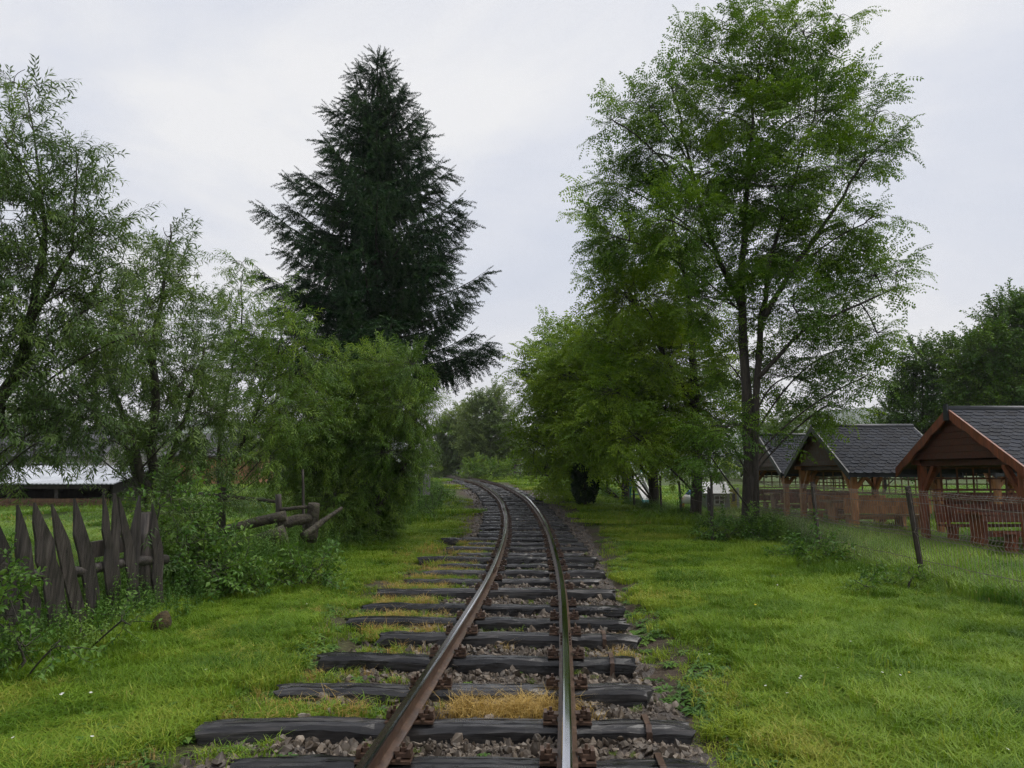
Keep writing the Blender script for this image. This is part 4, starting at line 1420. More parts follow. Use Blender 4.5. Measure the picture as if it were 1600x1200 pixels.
for k in range(2):
    mb = MB(); mb.box(((X0 + X1) / 2, Y0 - .085 , zg + .12 + .16 * k), (X1 - X0, .04, .145)); mb.build('plank', M['brown_board'], sd_)
mb = MB(); mb.box(((X0 + X1) / 2, Y0 - .09, zg + .76), (X1 - X0, .05, .14)); mb.build('lintel', M['dark_board'], sd_)

# ------------------------------------------------------------------ trees
TW = willow_twigs(M['willow'], 3)
TWY = willow_twigs(M['willow_y'], 3, seed=2)
TL = locust_twigs(M['locust'])
TLY = locust_twigs(M['locust_y'], seed=6)
TB = broad_twigs(M['broad'], M['bark'], 3)
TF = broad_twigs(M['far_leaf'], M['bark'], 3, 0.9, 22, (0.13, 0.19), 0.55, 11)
TS = broad_twigs(M['weed'], M['willow_bark'], 3, 0.4, 14, (0.07, 0.11), 0.5, 13, 'shrub_twig')

# willows on the left
b = at(-70, 905, 9.6)
tree('willow_tree', 'tall willow with narrow drooping leaves at the far left edge', (b[0], 9.6, TZ(b[0], 9.6)),
     [[(b[0], 9.6, TZ(b[0], 9.6) - .1, .13)] + trunk_line([(-40, 760, .11), (0, 640, .085), (45, 510, .06), (70, 380, .035), (60, 250, .015), (40, 140, .006)], 9.6),
      trunk_line([(0, 640, .07), (-60, 480, .06), (-70, 330, .03), (-30, 200, .012)], 9.7),
      trunk_line([(45, 510, .04), (110, 400, .03), (120, 300, .015), (118, 230, .006)], 9.5)],
     Bs([(22, 128, 34), (45, 180, 38), (8, 225, 60), (112, 250, 40), (125, 300, 50), (50, 320, 85), (-60, 330, 120), (140, 365, 62), (60, 420, 105), (190, 410, 40), (-50, 480, 120), (160, 470, 75), (90, 545, 95), (-30, 610, 110), (40, 660, 85), (120, 630, 75), (60, 690, 42), (-40, 715, 60), (215, 520, 45)], 9.6, 1.0, 1.0, 0.5),
     TW, M['willow_bark'], dens=135, sc=(0.75, 1.15), droop=0.12, roll=0.6, limb_r=0.022, thin=0.006, seed=21)
b = at(238, 905, 11.9)
z0 = TZ(b[0], 11.9)
tree('willow_tree', 'many-stemmed willow standing right behind the picket fence end', (b[0], 11.9, z0),
     [[(b[0], 11.9, z0 - .1, .12)] + trunk_line([(237, 760, .085), (238, 640, .07), (242, 520, .045), (262, 420, .02), (266, 350, .008)], 11.9),
      trunk_line([(236, 800, .07), (200, 700, .045), (140, 640, .03), (90, 590, .02)], 12.1),
      trunk_line([(236, 790, .07), (210, 690, .05), (170, 590, .03), (150, 510, .015)], 11.6),
      trunk_line([(240, 780, .06), (280, 680, .04), (310, 590, .025), (320, 540, .01)], 12.2)],
     Bs([(262, 370, 26), (250, 410, 36), (285, 430, 38), (232, 470, 62), (285, 500, 55), (180, 540, 75), (255, 570, 72), (310, 580, 50), (150, 620, 60), (215, 650, 75), (290, 655, 60), (335, 650, 45), (110, 675, 42), (180, 690, 40), (260, 715, 45), (325, 715, 42), (205, 755, 40), (290, 760, 42), (330, 775, 34), (255, 800, 34)], 11.9, 0.95, 1.1, 0.6),
     TW, M['willow_bark'], dens=120, sc=(0.8, 1.2), droop=0.15, roll=0.6, limb_r=0.022, thin=0.006, seed=22)
b = at(345, 852, 15.2)
z0 = TZ(b[0], 15.2)
tree('willow_tree', 'small yellowish willow with forked trunk above the leaning logs', (b[0], 15.2, z0),
     [[(b[0], 15.2, z0 - .1, .10)] + trunk_line([(347, 775, .085), (340, 735, .05), (350, 640, .035), (375, 520, .02), (380, 420, .006)], 15.2),
      trunk_line([(348, 770, .07), (362, 730, .05), (400, 640, .03), (440, 540, .015), (452, 470, .006)], 15.3)],
     Bs([(378, 412, 22), (372, 455, 34), (360, 505, 42), (400, 520, 38), (440, 480, 30), (455, 530, 42), (345, 570, 48), (405, 590, 55), (470, 590, 45), (370, 650, 55), (435, 655, 62), (490, 650, 40), (345, 705, 38), (410, 715, 50), (465, 705, 45), (500, 560, 22)], 15.2, 0.9, 1.1, 0.6),
     TWY, M['willow_bark'], dens=110, sc=(0.85, 1.25), droop=0.2, roll=0.6, limb_r=0.022, thin=0.006, seed=23)
b = at(585, 858, 16.8)
z0 = TZ(b[0], 16.8)
tree('willow_shrub', 'dense rounded willow shrub drooping to the ground left of the track', (b[0], 16.8, z0),
     [[(b[0], 16.8, z0 - .1, .11)] + trunk_line([(590, 770, .08), (600, 680, .05), (600, 600, .02)], 16.8),
      trunk_line([(588, 800, .06), (540, 720, .04), (510, 640, .02)], 16.9),
      trunk_line([(590, 800, .06), (640, 720, .04), (655, 640, .02)], 16.6)],
     Bs([(598, 575, 36), (552, 585, 40), (640, 578, 28), (505, 620, 42), (585, 640, 58), (640, 645, 42), (470, 665, 36), (530, 690, 58), (606, 705, 58), (655, 690, 22), (490, 735, 46), (560, 760, 58), (612, 755, 34), (520, 800, 46), (568, 812, 44), (590, 800, 26), (545, 840, 32)], 16.8, 0.92, 1.2, 0.7),
     TWY, M['willow_bark'], dens=380, sc=(0.75, 1.1), droop=0.35, roll=0.5, limb_r=0.02, thin=0.006, seed=24, cat='shrub', low=0.1)

# locust trees on the right
b = (5.55, 17.9)
z0 = TZ(*b)
tree('locust_tree', 'tallest black locust with twin dark trunks in front of the shelters', (*b, z0),
     [[(b[0], b[1], z0 - .15, .22), (b[0] - .02, b[1], z0 + .5, .17)] + trunk_line([(1170, 700, .14), (1164, 580, .115), (1158, 450, .085), (1166, 330, .065), (1172, 220, .042), (1185, 100, .02), (1195, 20, .008)], 17.9),
      [(b[0] + .10, b[1] - .05, z0 - .15, .12)] + trunk_line([(1181, 700, .085), (1182, 600, .078), (1189, 500, .068), (1205, 400, .05), (1235, 300, .035), (1270, 190, .02), (1290, 90, .01)], 17.8),
      trunk_line([(1160, 480, .09), (1120, 400, .06), (1090, 310, .045), (1070, 220, .03), (1050, 140, .01)], 18.1),
      trunk_line([(1192, 500, .08), (1250, 400, .055), (1310, 320, .04), (1350, 250, .02)], 17.6),
      trunk_line([(1186, 590, .06), (1250, 520, .04), (1330, 480, .028), (1400, 450, .012)], 17.3)],
     Bs([(1195, 35, 42), (1130, 45, 38), (1255, 50, 38), (1090, 85, 40), (1190, 105, 70), (1280, 105, 45), (1312, 30, 20), (1050, 140, 42), (1000, 165, 36), (1130, 175, 75), (1230, 190, 80), (1320, 160, 45), (1368, 180, 30), (960, 190, 26), (1020, 240, 62), (1110, 270, 80), (1210, 290, 85), (1300, 260, 65), (1355, 250, 38), (1382, 225, 18), (970, 290, 45), (1060, 350, 75), (1170, 390, 80), (1270, 380, 75), (1350, 350, 45), (960, 370, 45), (1130, 470, 70), (1240, 480, 62), (1330, 460, 55), (1368, 430, 38), (1402, 425, 24), (1300, 550, 55), (1370, 520, 36), (1230, 590, 48), (1290, 635, 40), (1350, 590, 38), (1140, 570, 50), (1130, 670, 45, -.5), (1110, 712, 30, -.6), (1205, 700, 16, -.6)], 17.9, 0.62, 1.15, 1.0),
     TL, M['bark'], dens=68, sc=(0.8, 1.15), droop=0.22, roll=0.45, limb_r=0.03, thin=0.011, seed=31, upcurve=0.5)
b = at(1086, 812, 21.5)
z0 = TZ(b[0], 21.5)
tree('locust_tree', 'black locust with bushy low crown just left of the tallest one', (b[0], 21.5, z0),
     [[(b[0], 21.5, z0 - .1, .17)] + trunk_line([(1090, 740, .14), (1086, 620, .12), (1078, 480, .08), (1060, 380, .04), (1040, 320, .012)], 21.5),
      trunk_line([(1086, 640, .08), (1030, 540, .06), (980, 450, .04), (950, 380, .012)], 21.7)],
     Bs([(945, 345, 22), (915, 325, 14), (975, 400, 46), (1035, 390, 56), (945, 440, 36), (1000, 470, 60), (1065, 480, 60), (950, 520, 46), (1010, 560, 68), (1090, 570, 60), (960, 610, 55), (1040, 640, 65), (1110, 650, 50), (990, 680, 45), (1070, 695, 45), (1035, 715, 26), (1110, 712, 28)], 21.5, 0.65, 1.1, 1.2),
     TLY, M['bark'], dens=66, sc=(0.95, 1.3), droop=0.25, roll=0.45, limb_r=0.045, thin=0.011, seed=32, upcurve=0.5)
b = at(1021, 797, 25.3)
z0 = TZ(b[0], 25.3)
tree('locust_tree', 'black locust behind the slide with straight dark trunk', (b[0], 25.3, z0),
     [[(b[0], 25.3, z0 - .1, .19)] + trunk_line([(1022, 740, .16), (1018, 640, .11), (1000, 540, .07), (985, 480, .02)], 25.3),
      trunk_line([(1020, 680, .08), (960, 600, .05), (910, 540, .02)], 25.6)],
     Bs([(905, 535, 32), (950, 545, 45), (1000, 520, 50), (890, 585, 45), (945, 610, 55), (1005, 610, 55), (880, 640, 42), (930, 675, 50), (990, 680, 48), (900, 695, 38), (955, 705, 34), (1040, 700, 30)], 25.3, 0.7, 1.1, 1.4),
     TLY, M['bark'], dens=58, sc=(1.1, 1.5), droop=0.25, roll=0.45, limb_r=0.045, thin=0.012, seed=33, upcurve=0.5)
b = at(978, 790, 28.5)
z0 = TZ(b[0], 28.5)
tree('locust_tree', 'leaning black locust whose crown overhangs the bend of the line', (b[0], 28.5, z0),
     [[(b[0], 28.5, z0 - .1, .17)] + trunk_line([(980, 740, .14), (950, 670, .10), (905, 610, .06), (875, 560, .02)], 28.5),
      trunk_line([(978, 745, .08), (920, 690, .05), (870, 660, .02)], 28.9)],
     Bs([(868, 530, 22), (850, 570, 32), (890, 560, 36), (838, 610, 24), (875, 615, 42), (920, 610, 40), (845, 655, 30), (885, 670, 42), (838, 690, 22), (865, 712, 30), (905, 712, 32), (852, 742, 20), (880, 748, 18), (945, 722, 24)], 28.5, 0.75, 1.0, 1.2),
     TLY, M['bark'], dens=58, sc=(1.15, 1.6), droop=0.25, roll=0.45, limb_r=0.045, thin=0.012, seed=34, upcurve=0.4)

# thuja column
zc = TZ(2.52, 26.3)
thj = empty('thuja', (2.52, 26.3, zc)); tag(thj, 'narrow dark columnar evergreen under the overhanging locust', 'evergreen')
mb = MB(); mb.tube([(2.52, 26.3, zc - .1), (2.52, 26.3, zc + 1.2), (2.53, 26.3, zc + 2.1)], [.06, .045, .01], 7); mb.build('trunk', M['bark'], thj, True)
n = 1500
h = rng.uniform(0.0, 1, n) ** 0.85
a = rng.uniform(0, 6.28, n)
rr = 0.40 * np.sqrt(np.clip(1 - h ** 2.2, 0.01, 1)) * (.65 + .35 * np.clip(h * 5, 0, 1)) * rng.uniform(.55, 1.05, n)
P = np.stack([2.52 + rr * np.cos(a), 26.3 + rr * np.sin(a), zc + .05 + h * 2.15], 1)
dv = np.stack([np.cos(a) * .5, np.sin(a) * .5, np.full(n, .8)], 1) + rng.normal(0, .15, (n, 3)); dv /= np.linalg.norm(dv, axis=1)[:, None]
TT = []
for k in range(2):
    r = np.random.default_rng(70 + k); mb = MB()
    for j in range(26):
        aa = r.uniform(0, 6.28); b0 = np.array([r.uniform(0, .12), r.normal(0, .015), r.normal(0, .015)])
        flatleaf(mb, b0, unit([1, .5 * math.cos(aa), .5 * math.sin(aa)]), unit(r.normal(0, 1, 3)), r.uniform(.05, .09), .014)
    TT.append(proto('thuja_spray', mb, [M['thuja']]))
cr = scatter('crown', P, dir_euler(dv, rng.uniform(-3, 3, n)), rng.uniform(.9, 1.4, n), rng.integers(0, 2, n), TT, thj); cr['kind'] = 'stuff'


# spruce
def spruce(px, Y, label, top_py, prof_pts, seed, nm='needle', rt=.34, zlow=4.8):
    r = np.random.default_rng(seed)
    b = at(px, (top_py + 780) / 2, Y); x0 = b[0]; z0 = TZ(x0, Y)
    H = at(px, top_py, Y)[2]
    root = empty('spruce_tree', (x0, Y, z0)); tag(root, label, 'tree')
    mb = MB()
    zs = np.linspace(z0 - .2, H, 24)
    mb.tube(np.stack([x0 + .03 * np.sin(zs), np.full(24, Y), zs], 1), np.interp(zs, [z0, H], [rt, .012]), 9, jit=.05)
    pz = np.array([p[0] for p in prof_pts]); pl = np.array([p[1] for p in prof_pts])
    P, Dv, Sc, Id = [], [], [], []
    z = z0 + zlow
    k = 0
    while z < H - .15:
        frac = (z - z0) / (H - z0)
        Lm = float(np.interp(frac, pz, pl))
        nb = 6 if frac < .9 else 4
        wf = r.uniform(.78, 1.12)
        for j in range(nb):
            a = j * 2 * math.pi / nb + k * 0.9 + r.uniform(-.35, .35)
            L = Lm * wf * r.uniform(.75, 1.12) * (1 + .08 * math.cos(a) * np.interp(frac, [.2, .5, .7], [1, .6, 0]))
            zz = z + r.uniform(-.15, .15)
            slope = np.interp(frac, [0, .3, .6, .85, 1], [-.10, 0.02, .22, .55, 1.1]) + r.uniform(-.06, .06)
            t = np.linspace(0, 1, 9)
            out_ = np.stack([np.cos(a) * t * L, np.sin(a) * t * L, (slope * t - 0.30 * t * (1 - t) * (1 - frac) * 1.5 + .16 * t ** 3) * L], 1)
            pts = np.array([x0, Y, zz]) + out_
            mb.tube(pts, np.linspace(.012 + .012 * L, .006, 9), 4, 0, cap=False)
            ns = int(8 + L * 27)
            for q in range(ns):
                s_ = 0.12 + 0.88 * (q + r.uniform(0, 1)) / ns
                p = np.array([np.interp(s_, t, pts[:, c]) for c in range(3)])
                sd2 = np.array([-math.sin(a), math.cos(a), 0]) * r.choice([-1, 1])
                rad_ = np.array([math.cos(a), math.sin(a), 0])
                hang = r.uniform(.5, 1.15) * (1 - .55 * s_) + .15
                wsp = (1 - s_) * .55 * L * .35 + .05
                p2 = p + sd2 * r.uniform(0, wsp) + np.array([0, 0, -.03])
                d = unit(rad_ * (.15 + .6 * s_ ** 3) + sd2 * r.uniform(.05, .4) + np.array([0, 0, -hang * (1.9 - .9 * s_ ** 2) + .12 * s_ ** 4 + .2 * frac]))
                if r.uniform() < .38:
                    d = unit(rad_ * r.uniform(.6, 1.1) + sd2 * r.uniform(.3, 1.0) + np.array([0, 0, -.35 * (1 - s_) - .1 + slope * .6]))
                P.append(p2); Dv.append(d); Sc.append(r.uniform(.7, 1.25) * np.interp(frac, [0, .8, 1], [1.15, .8, .5])); Id.append(r.integers(0, 3))
            # tip spray
            d = unit(pts[-1] - pts[-2]); P.append(pts[-1]); Dv.append(d); Sc.append(.55); Id.append(0)
            P.append(pts[-2]); Dv.append(unit(d + np.array([0, 0, -.5]))); Sc.append(.7); Id.append(1)
        z += np.interp(frac, [0, .5, 1], [.50, .46, .36]) * r.uniform(.8, 1.2)
        k += 1
    for q in range(10):
        a = q * 2.4; P.append((x0, Y, H - .06 * q)); Dv.append(unit([math.cos(a), math.sin(a), .6])); Sc.append(.45 + .03 * q); Id.append(q % 3)
    P.append((x0, Y, H - .1)); Dv.append((0, 0, 1)); Sc.append(.6); Id.append(0)
    mb.build('trunk', M['spruce_bark'], root, True)
    sv = []
    for k in range(3):
        r2 = np.random.default_rng(seed + 40 + k); mb = MB()
        L = .72
        t = np.linspace(0, 1, 5)
        pts = np.stack([t * L, .02 * np.sin(t * 5 + k), -.05 * t ** 2], 1)
        mb.tube(pts, [.009, .008, .007, .006, .004], 3, cap=False)
        for j in range(44):
            s_ = .05 + .95 * j / 43
            b0 = np.array([np.interp(s_, t, pts[:, c]) for c in range(3)])
            aa = j * 2.4 + r2.uniform(-.3, .3)
            d = unit([.9, math.cos(aa), math.sin(aa)])
            flatleaf(mb, b0, d, unit(r2.normal(0, 1, 3)), r2.uniform(.07, .15) * (1.15 - .5 * s_), r2.uniform(.026, .04))
        sv.append(proto('spruce_spray', mb, [M[nm]]))
    P, Dv = np.array(P), np.array(Dv)
    cr = scatter('crown', P, dir_euler(Dv, r.uniform(-3.1, 3.1, len(P))), np.array(Sc), np.array(Id), sv, root); cr['kind'] = 'stuff'


spruce(584, 28, 'tall dark spruce with drooping branchlets left of the track', 90,
       [(0, 4.4), (.2, 4.9), (.32, 4.7), (.42, 4.1), (.55, 3.4), (.66, 2.5), (.78, 1.65), (.88, .95), (.95, .5), (1, .15)], 41)

# background trees
def bg_tree(name, label, px, Y, lst, dens, tw=None, sc=(.9, 1.4), seed=50, th=.1, cat='tree', group=None, py0=760):
    b = at(px, 760, Y); z0 = TZ(b[0], Y)
    top = min(l[1] for l in lst)
    t2 = at(px, top + 20, Y)
    tree(name, label, (b[0], Y, z0), [[(b[0], Y, z0 - .2, th), ((b[0] + t2[0]) / 2 + .1, Y, (z0 + t2[2]) / 2, th * .65), (t2[0], Y, t2[2], .02)]],
         Bs(lst, Y, .9, 1.0, .8), tw or TF, M['bark'], dens=dens, sc=sc, seed=seed, limb_r=.04, thin=.0055, cat=cat, group=group, droop=.05, low=.3)


G1 = 'trees beyond the bend'
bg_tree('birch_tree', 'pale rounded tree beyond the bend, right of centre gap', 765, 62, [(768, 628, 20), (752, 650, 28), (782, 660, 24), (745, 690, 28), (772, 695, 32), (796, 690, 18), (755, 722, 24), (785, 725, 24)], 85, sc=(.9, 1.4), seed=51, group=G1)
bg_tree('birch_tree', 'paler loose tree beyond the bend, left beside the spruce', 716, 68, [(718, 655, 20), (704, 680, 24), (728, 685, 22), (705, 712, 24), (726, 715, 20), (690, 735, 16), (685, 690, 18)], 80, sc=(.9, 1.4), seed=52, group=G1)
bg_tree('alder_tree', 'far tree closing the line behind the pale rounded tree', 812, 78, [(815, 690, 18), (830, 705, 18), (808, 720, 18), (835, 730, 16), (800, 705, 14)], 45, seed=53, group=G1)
G2 = 'bushes at the bend'
TY = broad_twigs(M['willow_y'], M['bark'], 2, 0.9, 24, (0.12, 0.18), 0.55, 12, 'bush_twig')
bg_tree('bush', 'left bush of the pair beside the bend of the rails', 746, 56, [(740, 728, 13), (752, 735, 15), (732, 740, 11)], 110, TY, (.5, .8), 54, .03, 'bush', G2)
bg_tree('bush', 'bright bush beside the bend, nearest the rail fence', 788, 52, [(780, 732, 12), (794, 735, 13), (768, 740, 11)], 110, TY, (.5, .8), 55, .03, 'bush', G2)
G3 = 'trees behind the shelters'
bg_tree('walnut_tree', 'big dark rounded tree at the right edge above the shelters', 1600, 33, [(1580, 500, 42), (1620, 520, 60), (1545, 545, 40), (1600, 570, 62), (1520, 590, 38), (1570, 620, 55), (1640, 620, 70), (1530, 650, 40), (1590, 690, 55), (1500, 640, 28)], 150, TB, (1.3, 2.0), 56, .16, group=G3)
bg_tree('walnut_tree', 'lower yellow-green tree left of the big dark one, behind the shelters', 1440, 36, [(1430, 560, 22), (1465, 555, 26), (1500, 560, 28), (1410, 600, 32), (1450, 605, 38), (1490, 615, 34), (1400, 645, 30), (1440, 660, 38), (1490, 670, 38)], 130, TB, (1.3, 2.0), 57, .12, group=G3)
bg_tree('walnut_tree', 'low pale tree just right of the twin trunks, behind shelters', 1225, 44, [(1215, 655, 20), (1245, 665, 22), (1200, 680, 22), (1230, 695, 26), (1270, 690, 20), (1300, 700, 20)], 60, TF, (.9, 1.4), 58, .09, group=G3)
bg_tree('walnut_tree', 'dark green tree behind the nearest shelter roof', 1380, 40, [(1370, 680, 26), (1345, 700, 24), (1400, 700, 30), (1430, 715, 26)], 90, TB, (1.3, 2.0), 59, .1, group=G3)
G4 = 'trees beyond the left field'
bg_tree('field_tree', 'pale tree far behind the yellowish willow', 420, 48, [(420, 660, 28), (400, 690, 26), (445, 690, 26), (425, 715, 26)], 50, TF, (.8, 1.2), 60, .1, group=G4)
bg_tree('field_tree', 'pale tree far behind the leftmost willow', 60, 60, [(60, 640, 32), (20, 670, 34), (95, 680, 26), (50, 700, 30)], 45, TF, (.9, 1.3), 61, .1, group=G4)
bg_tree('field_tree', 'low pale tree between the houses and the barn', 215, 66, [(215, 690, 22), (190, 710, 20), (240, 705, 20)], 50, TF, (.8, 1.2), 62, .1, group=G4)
bg_tree('field_tree', 'dark tree hidden low behind the willow shrub', 560, 36, [(560, 690, 40), (520, 720, 36), (590, 720, 36), (470, 735, 26)], 80, TB, (1.3, 2.0), 63, .1, group=G4)

# far wood closing the horizon: one mass
n = 2600
xx = rng.uniform(-170, 190, n); yy = rng.uniform(105, 150, n)
hh = 3.5 + 3.0 * vnoise(xx, yy * .2, 14) + rng.uniform(-1, 1, n)
zz = basez(yy) + rng.uniform(0, 1, n) * np.clip(hh, 1.2, 9)
TM = broad_twigs(M['wood_mass'], M['bark'], 2, 2.2, 40, (.35, .6), .6, 15, 'wood_twig')
wd_ = scatter('far_wood', np.stack([xx, yy, zz], 1), rng.uniform(-1, 6, (n, 3)), rng.uniform(.7, 1.2, n), rng.integers(0, 2, n), TM)
tag(wd_, 'low far wood closing the horizon', 'wood', None, 'stuff')

# shrubs and weeds at the left fence
def shrub(name, label, lst, Y, dens=120, tw=None, sc=(.7, 1.1), seed=80, group='bushes along the left fence'):
    c = at(lst[0][0], 900, Y); z0 = TZ(c[0], Y)
    tree(name, label, (c[0], Y, z0), [[(c[0], Y, z0 - .1, .025), (c[0] + .03, Y, z0 + .15, .012), (c[0] + .02, Y, z0 + .3, .005)]], Bs(lst, Y, .85, 1.2, .25), tw or TS, M['willow_bark'], dens=dens, sc=sc, seed=seed, limb_r=.012, thin=.005, cat='bush', group=group, low=.04, droop=.15)


shrub('bramble_bush', 'dark leafy bush filling the gap right of the picket fence', [(290, 905, 46), (255, 885, 36), (330, 890, 40), (300, 930, 38), (245, 925, 28), (295, 850, 34), (262, 830, 26), (345, 925, 32), (290, 800, 32), (310, 840, 30), (266, 775, 26), (372, 895, 30), (345, 868, 26)], 9.9, 230, seed=81)
shrub('bramble_bush', 'lighter bush in front of the thick dark log', [(470, 905, 28), (440, 912, 22), (492, 890, 20), (450, 922, 22), (490, 915, 22)], 10.6, 230, seed=82)
shrub('bramble_bush', 'low dark bush between the two bigger bushes by the logs', [(390, 930, 26), (365, 918, 28), (412, 920, 22), (380, 940, 20)], 10.2, 240, seed=83)
shrub('bramble_bush', 'leafy plant clump at the foot of the leftmost pickets', [(40, 1010, 34), (5, 960, 40), (80, 1015, 28), (10, 1020, 34), (-10, 890, 36), (-30, 950, 60)], 6.1, 260, sc=(.5, .8), seed=84)
shrub('bramble_bush', 'low leafy weeds in front of the middle pickets', [(125, 1000, 22), (160, 985, 24), (190, 970, 22), (95, 1010, 18)], 6.9, 300, sc=(.4, .7), seed=90)
shrub('willow_seedling', 'willow sapling sprouting over the picket fence end', [(225, 800, 28), (215, 850, 28), (250, 790, 30), (240, 850, 30)], 9.0, 200, TW, (.6, .9), 85)
shrub('nettle_clump', 'tall green weed clump at the foot of the second fence post', [(1262, 865, 36), (1240, 890, 32), (1290, 880, 28)], 13.6, 150, seed=86, group='weed clumps along the right fence')
shrub('nettle_clump', 'dark weed clump round the foot of the twin trunks', [(1170, 830, 34), (1135, 835, 28), (1195, 850, 26), (1110, 825, 20)], 16.6, 140, seed=87, group='weed clumps along the right fence')
shrub('nettle_clump', 'low weeds at the foot of the nearest leaning fence post', [(1420, 925, 26), (1385, 920, 24), (1350, 915, 24), (1450, 930, 26)], 10.6, 160, sc=(.5, .8), seed=88, group='weed clumps along the right fence')
shrub('nettle_clump', 'small bush at the foot of the small sign', [(675, 775, 16), (690, 770, 14), (665, 790, 16), (640, 800, 18)], 21.5, 120, seed=89)

# ------------------------------------------------------------------ grass, weeds, flowers
def blades(mb, n, rad, h, w, lean, r, mat=0):
    for _ in range(n):
        a, q = r.uniform(0, 6.28), rad * math.sqrt(r.uniform(0, 1))
        b = np.array([q * math.cos(a), q * math.sin(a), -.01])
        hh_, ww = r.uniform(*h), r.uniform(*w)
        az_ = r.uniform(0, 6.28)
        d = np.array([math.cos(az_), math.sin(az_), 0]); s_ = np.array([-d[1], d[0], 0])
        l1, l2 = lean * r.uniform(.1, .5), lean * r.uniform(.5, 1.5)
        m_ = b + np.array([0, 0, hh_ * .55]) + d * hh_ * l1 * .5
        t_ = b + np.array([0, 0, hh_ * (1 - .25 * l2)]) + d * hh_ * l2
        mb.add([b - s_ * ww / 2, b + s_ * ww / 2, m_ + s_ * ww * .42, m_ - s_ * ww * .42, t_], [(0, 1, 2, 3), (3, 2, 4)], mat)


def grassv(mat, k, n, rad, h, w, lean, seed, name='grass_tuft'):
    out = []
    for i in range(k):
        r = np.random.default_rng(seed + i); mb = MB()
        blades(mb, n, rad, h, w, lean, r)
        out.append(proto(name, mb, [mat]))
    return out


def turf(name, size, n, h, w, lean, seed, yellow, ma, mb_, round_=False):
    """a square of turf: n blades, a share of them yellowish"""
    r = np.random.default_rng(seed)
    xy = r.uniform(-.5, .5, (n, 2)) * size
    if round_:
        a = r.uniform(0, 6.28, n); q = size * .5 * np.sqrt(r.uniform(0, 1, n)); xy = np.stack([q * np.cos(a), q * np.sin(a)], 1)
    az_ = r.uniform(0, 6.28, n); d = np.stack([np.cos(az_), np.sin(az_), np.zeros(n)], 1); s_ = np.stack([-d[:, 1], d[:, 0], np.zeros(n)], 1)
    H = r.uniform(*h, n)[:, None]; Wd = r.uniform(*w, n)[:, None]
    l1, l2 = lean * r.uniform(.1, .5, (n, 1)), lean * r.uniform(.5, 1.5, (n, 1))
    b0 = np.concatenate([xy, np.full((n, 1), -.012)], 1)
    up = np.array([[0, 0, 1.]])
    m_ = b0 + up * H * .55 + d * H * l1 * .5
    t_ = b0 + up * H * (1 - .25 * np.minimum(l2, 2.5)) + d * H * l2
    V_ = np.stack([b0 - s_ * Wd / 2, b0 + s_ * Wd / 2, m_ + s_ * Wd * .42, m_ - s_ * Wd * .42, t_], 1).reshape(-1, 3)
    me = bpy.data.meshes.new(name)
    k = np.arange(n) * 5
    F_ = []
    for q in k.tolist():
        F_ += [(q, q + 1, q + 2, q + 3), (q + 3, q + 2, q + 4)]
    me.from_pydata(V_.tolist(), [], F_)
    me.materials.append(ma); me.materials.append(mb_)
    me.polygons.foreach_set('material_index', np.repeat((r.uniform(0, 1, n) < yellow).astype(np.int32), 2))
    return bpy.data.objects.new(name, me)


GM = (M['lawn'], M['lawn_y'])
tuft_v = [turf('grass_tuft', .17, 30, (.035, .11), (.0045, .008), .95, 500 + k, y_, *GM, True) for k, y_ in enumerate((.1, .5, .9))]
turf1 = [turf('turf', .46, 1350, (.045, .13), (.0045, .008), .95, 510 + k, y_, *GM) for k, y_ in enumerate((.04, .12, .35, .7, .92))]
turf2 = [turf('turf', .95, 2200, (.045, .12), (.006, .011), .8, 520 + k, y_, *GM) for k, y_ in enumerate((.04, .12, .35, .7, .92))]
turf3 = [turf('turf', 1.9, 2200, (.07, .17), (.012, .022), .8, 530 + k, y_, *GM) for k, y_ in enumerate((.04, .12, .35, .7, .92))]
mead1 = [turf('meadow', .62, 760, (.16, .46), (.005, .010), .55, 540 + k, .02, M['tall'], M['straw']) for k in range(3)]
mead2 = [turf('meadow', 1.25, 1300, (.16, .46), (.008, .015), .55, 550 + k, .02, M['tall'], M['straw']) for k in range(3)]
mead3 = [turf('meadow', 2.6, 1500, (.16, .40), (.016, .03), .55, 560 + k, .02, M['tall'], M['straw']) for k in range(3)]
straw_v = grassv(M['straw'], 2, 26, .09, (.05, .16), (.003, .005), 1.1, 530)
lawn_yv = tuft_v[1:]
# clover / plantain rosettes
ros_v = []
for i in range(2):
    r = np.random.default_rng(540 + i); mb = MB()
    for j in range(14):
        a = j * 2.4; d = unit([math.cos(a), math.sin(a), r.uniform(.2, .8)])
        leaf(mb, np.array([0, 0, 0.]) + d * r.uniform(0, .03), d, np.array([0, 0, 1.]), r.uniform(.05, .10), r.uniform(.022, .04), .5)
    ros_v.append(proto('rosette', mb, [M['weed']]))
# upright weeds
weed_v = []
for i in range(3):
    r = np.random.default_rng(550 + i); mb = MB()
    for q in range(5):
        b0 = np.array([r.normal(0, .07), r.normal(0, .07), 0]); hh_ = r.uniform(.25, .6)
        tp = b0 + np.array([r.normal(0, .07), r.normal(0, .07), hh_])
        mb.tube([b0, (b0 + tp) / 2 + r.normal(0, .01, 3), tp], [.004, .003, .002], 3, cap=False)
        for j in range(9):
            s_ = .15 + .85 * j / 8; p = b0 * (1 - s_) + tp * s_; a = j * 1.57 + q
            for sg in (0, math.pi):
                d = unit([math.cos(a + sg), math.sin(a + sg), .25])
                l_ = r.uniform(.05, .09) * (1.2 - .7 * s_)
                leaf(mb, p, d, np.array([0, 0, 1.]), l_, l_ * .5, .5)
    weed_v.append(proto('upright_weed', mb, [M['weed']]))


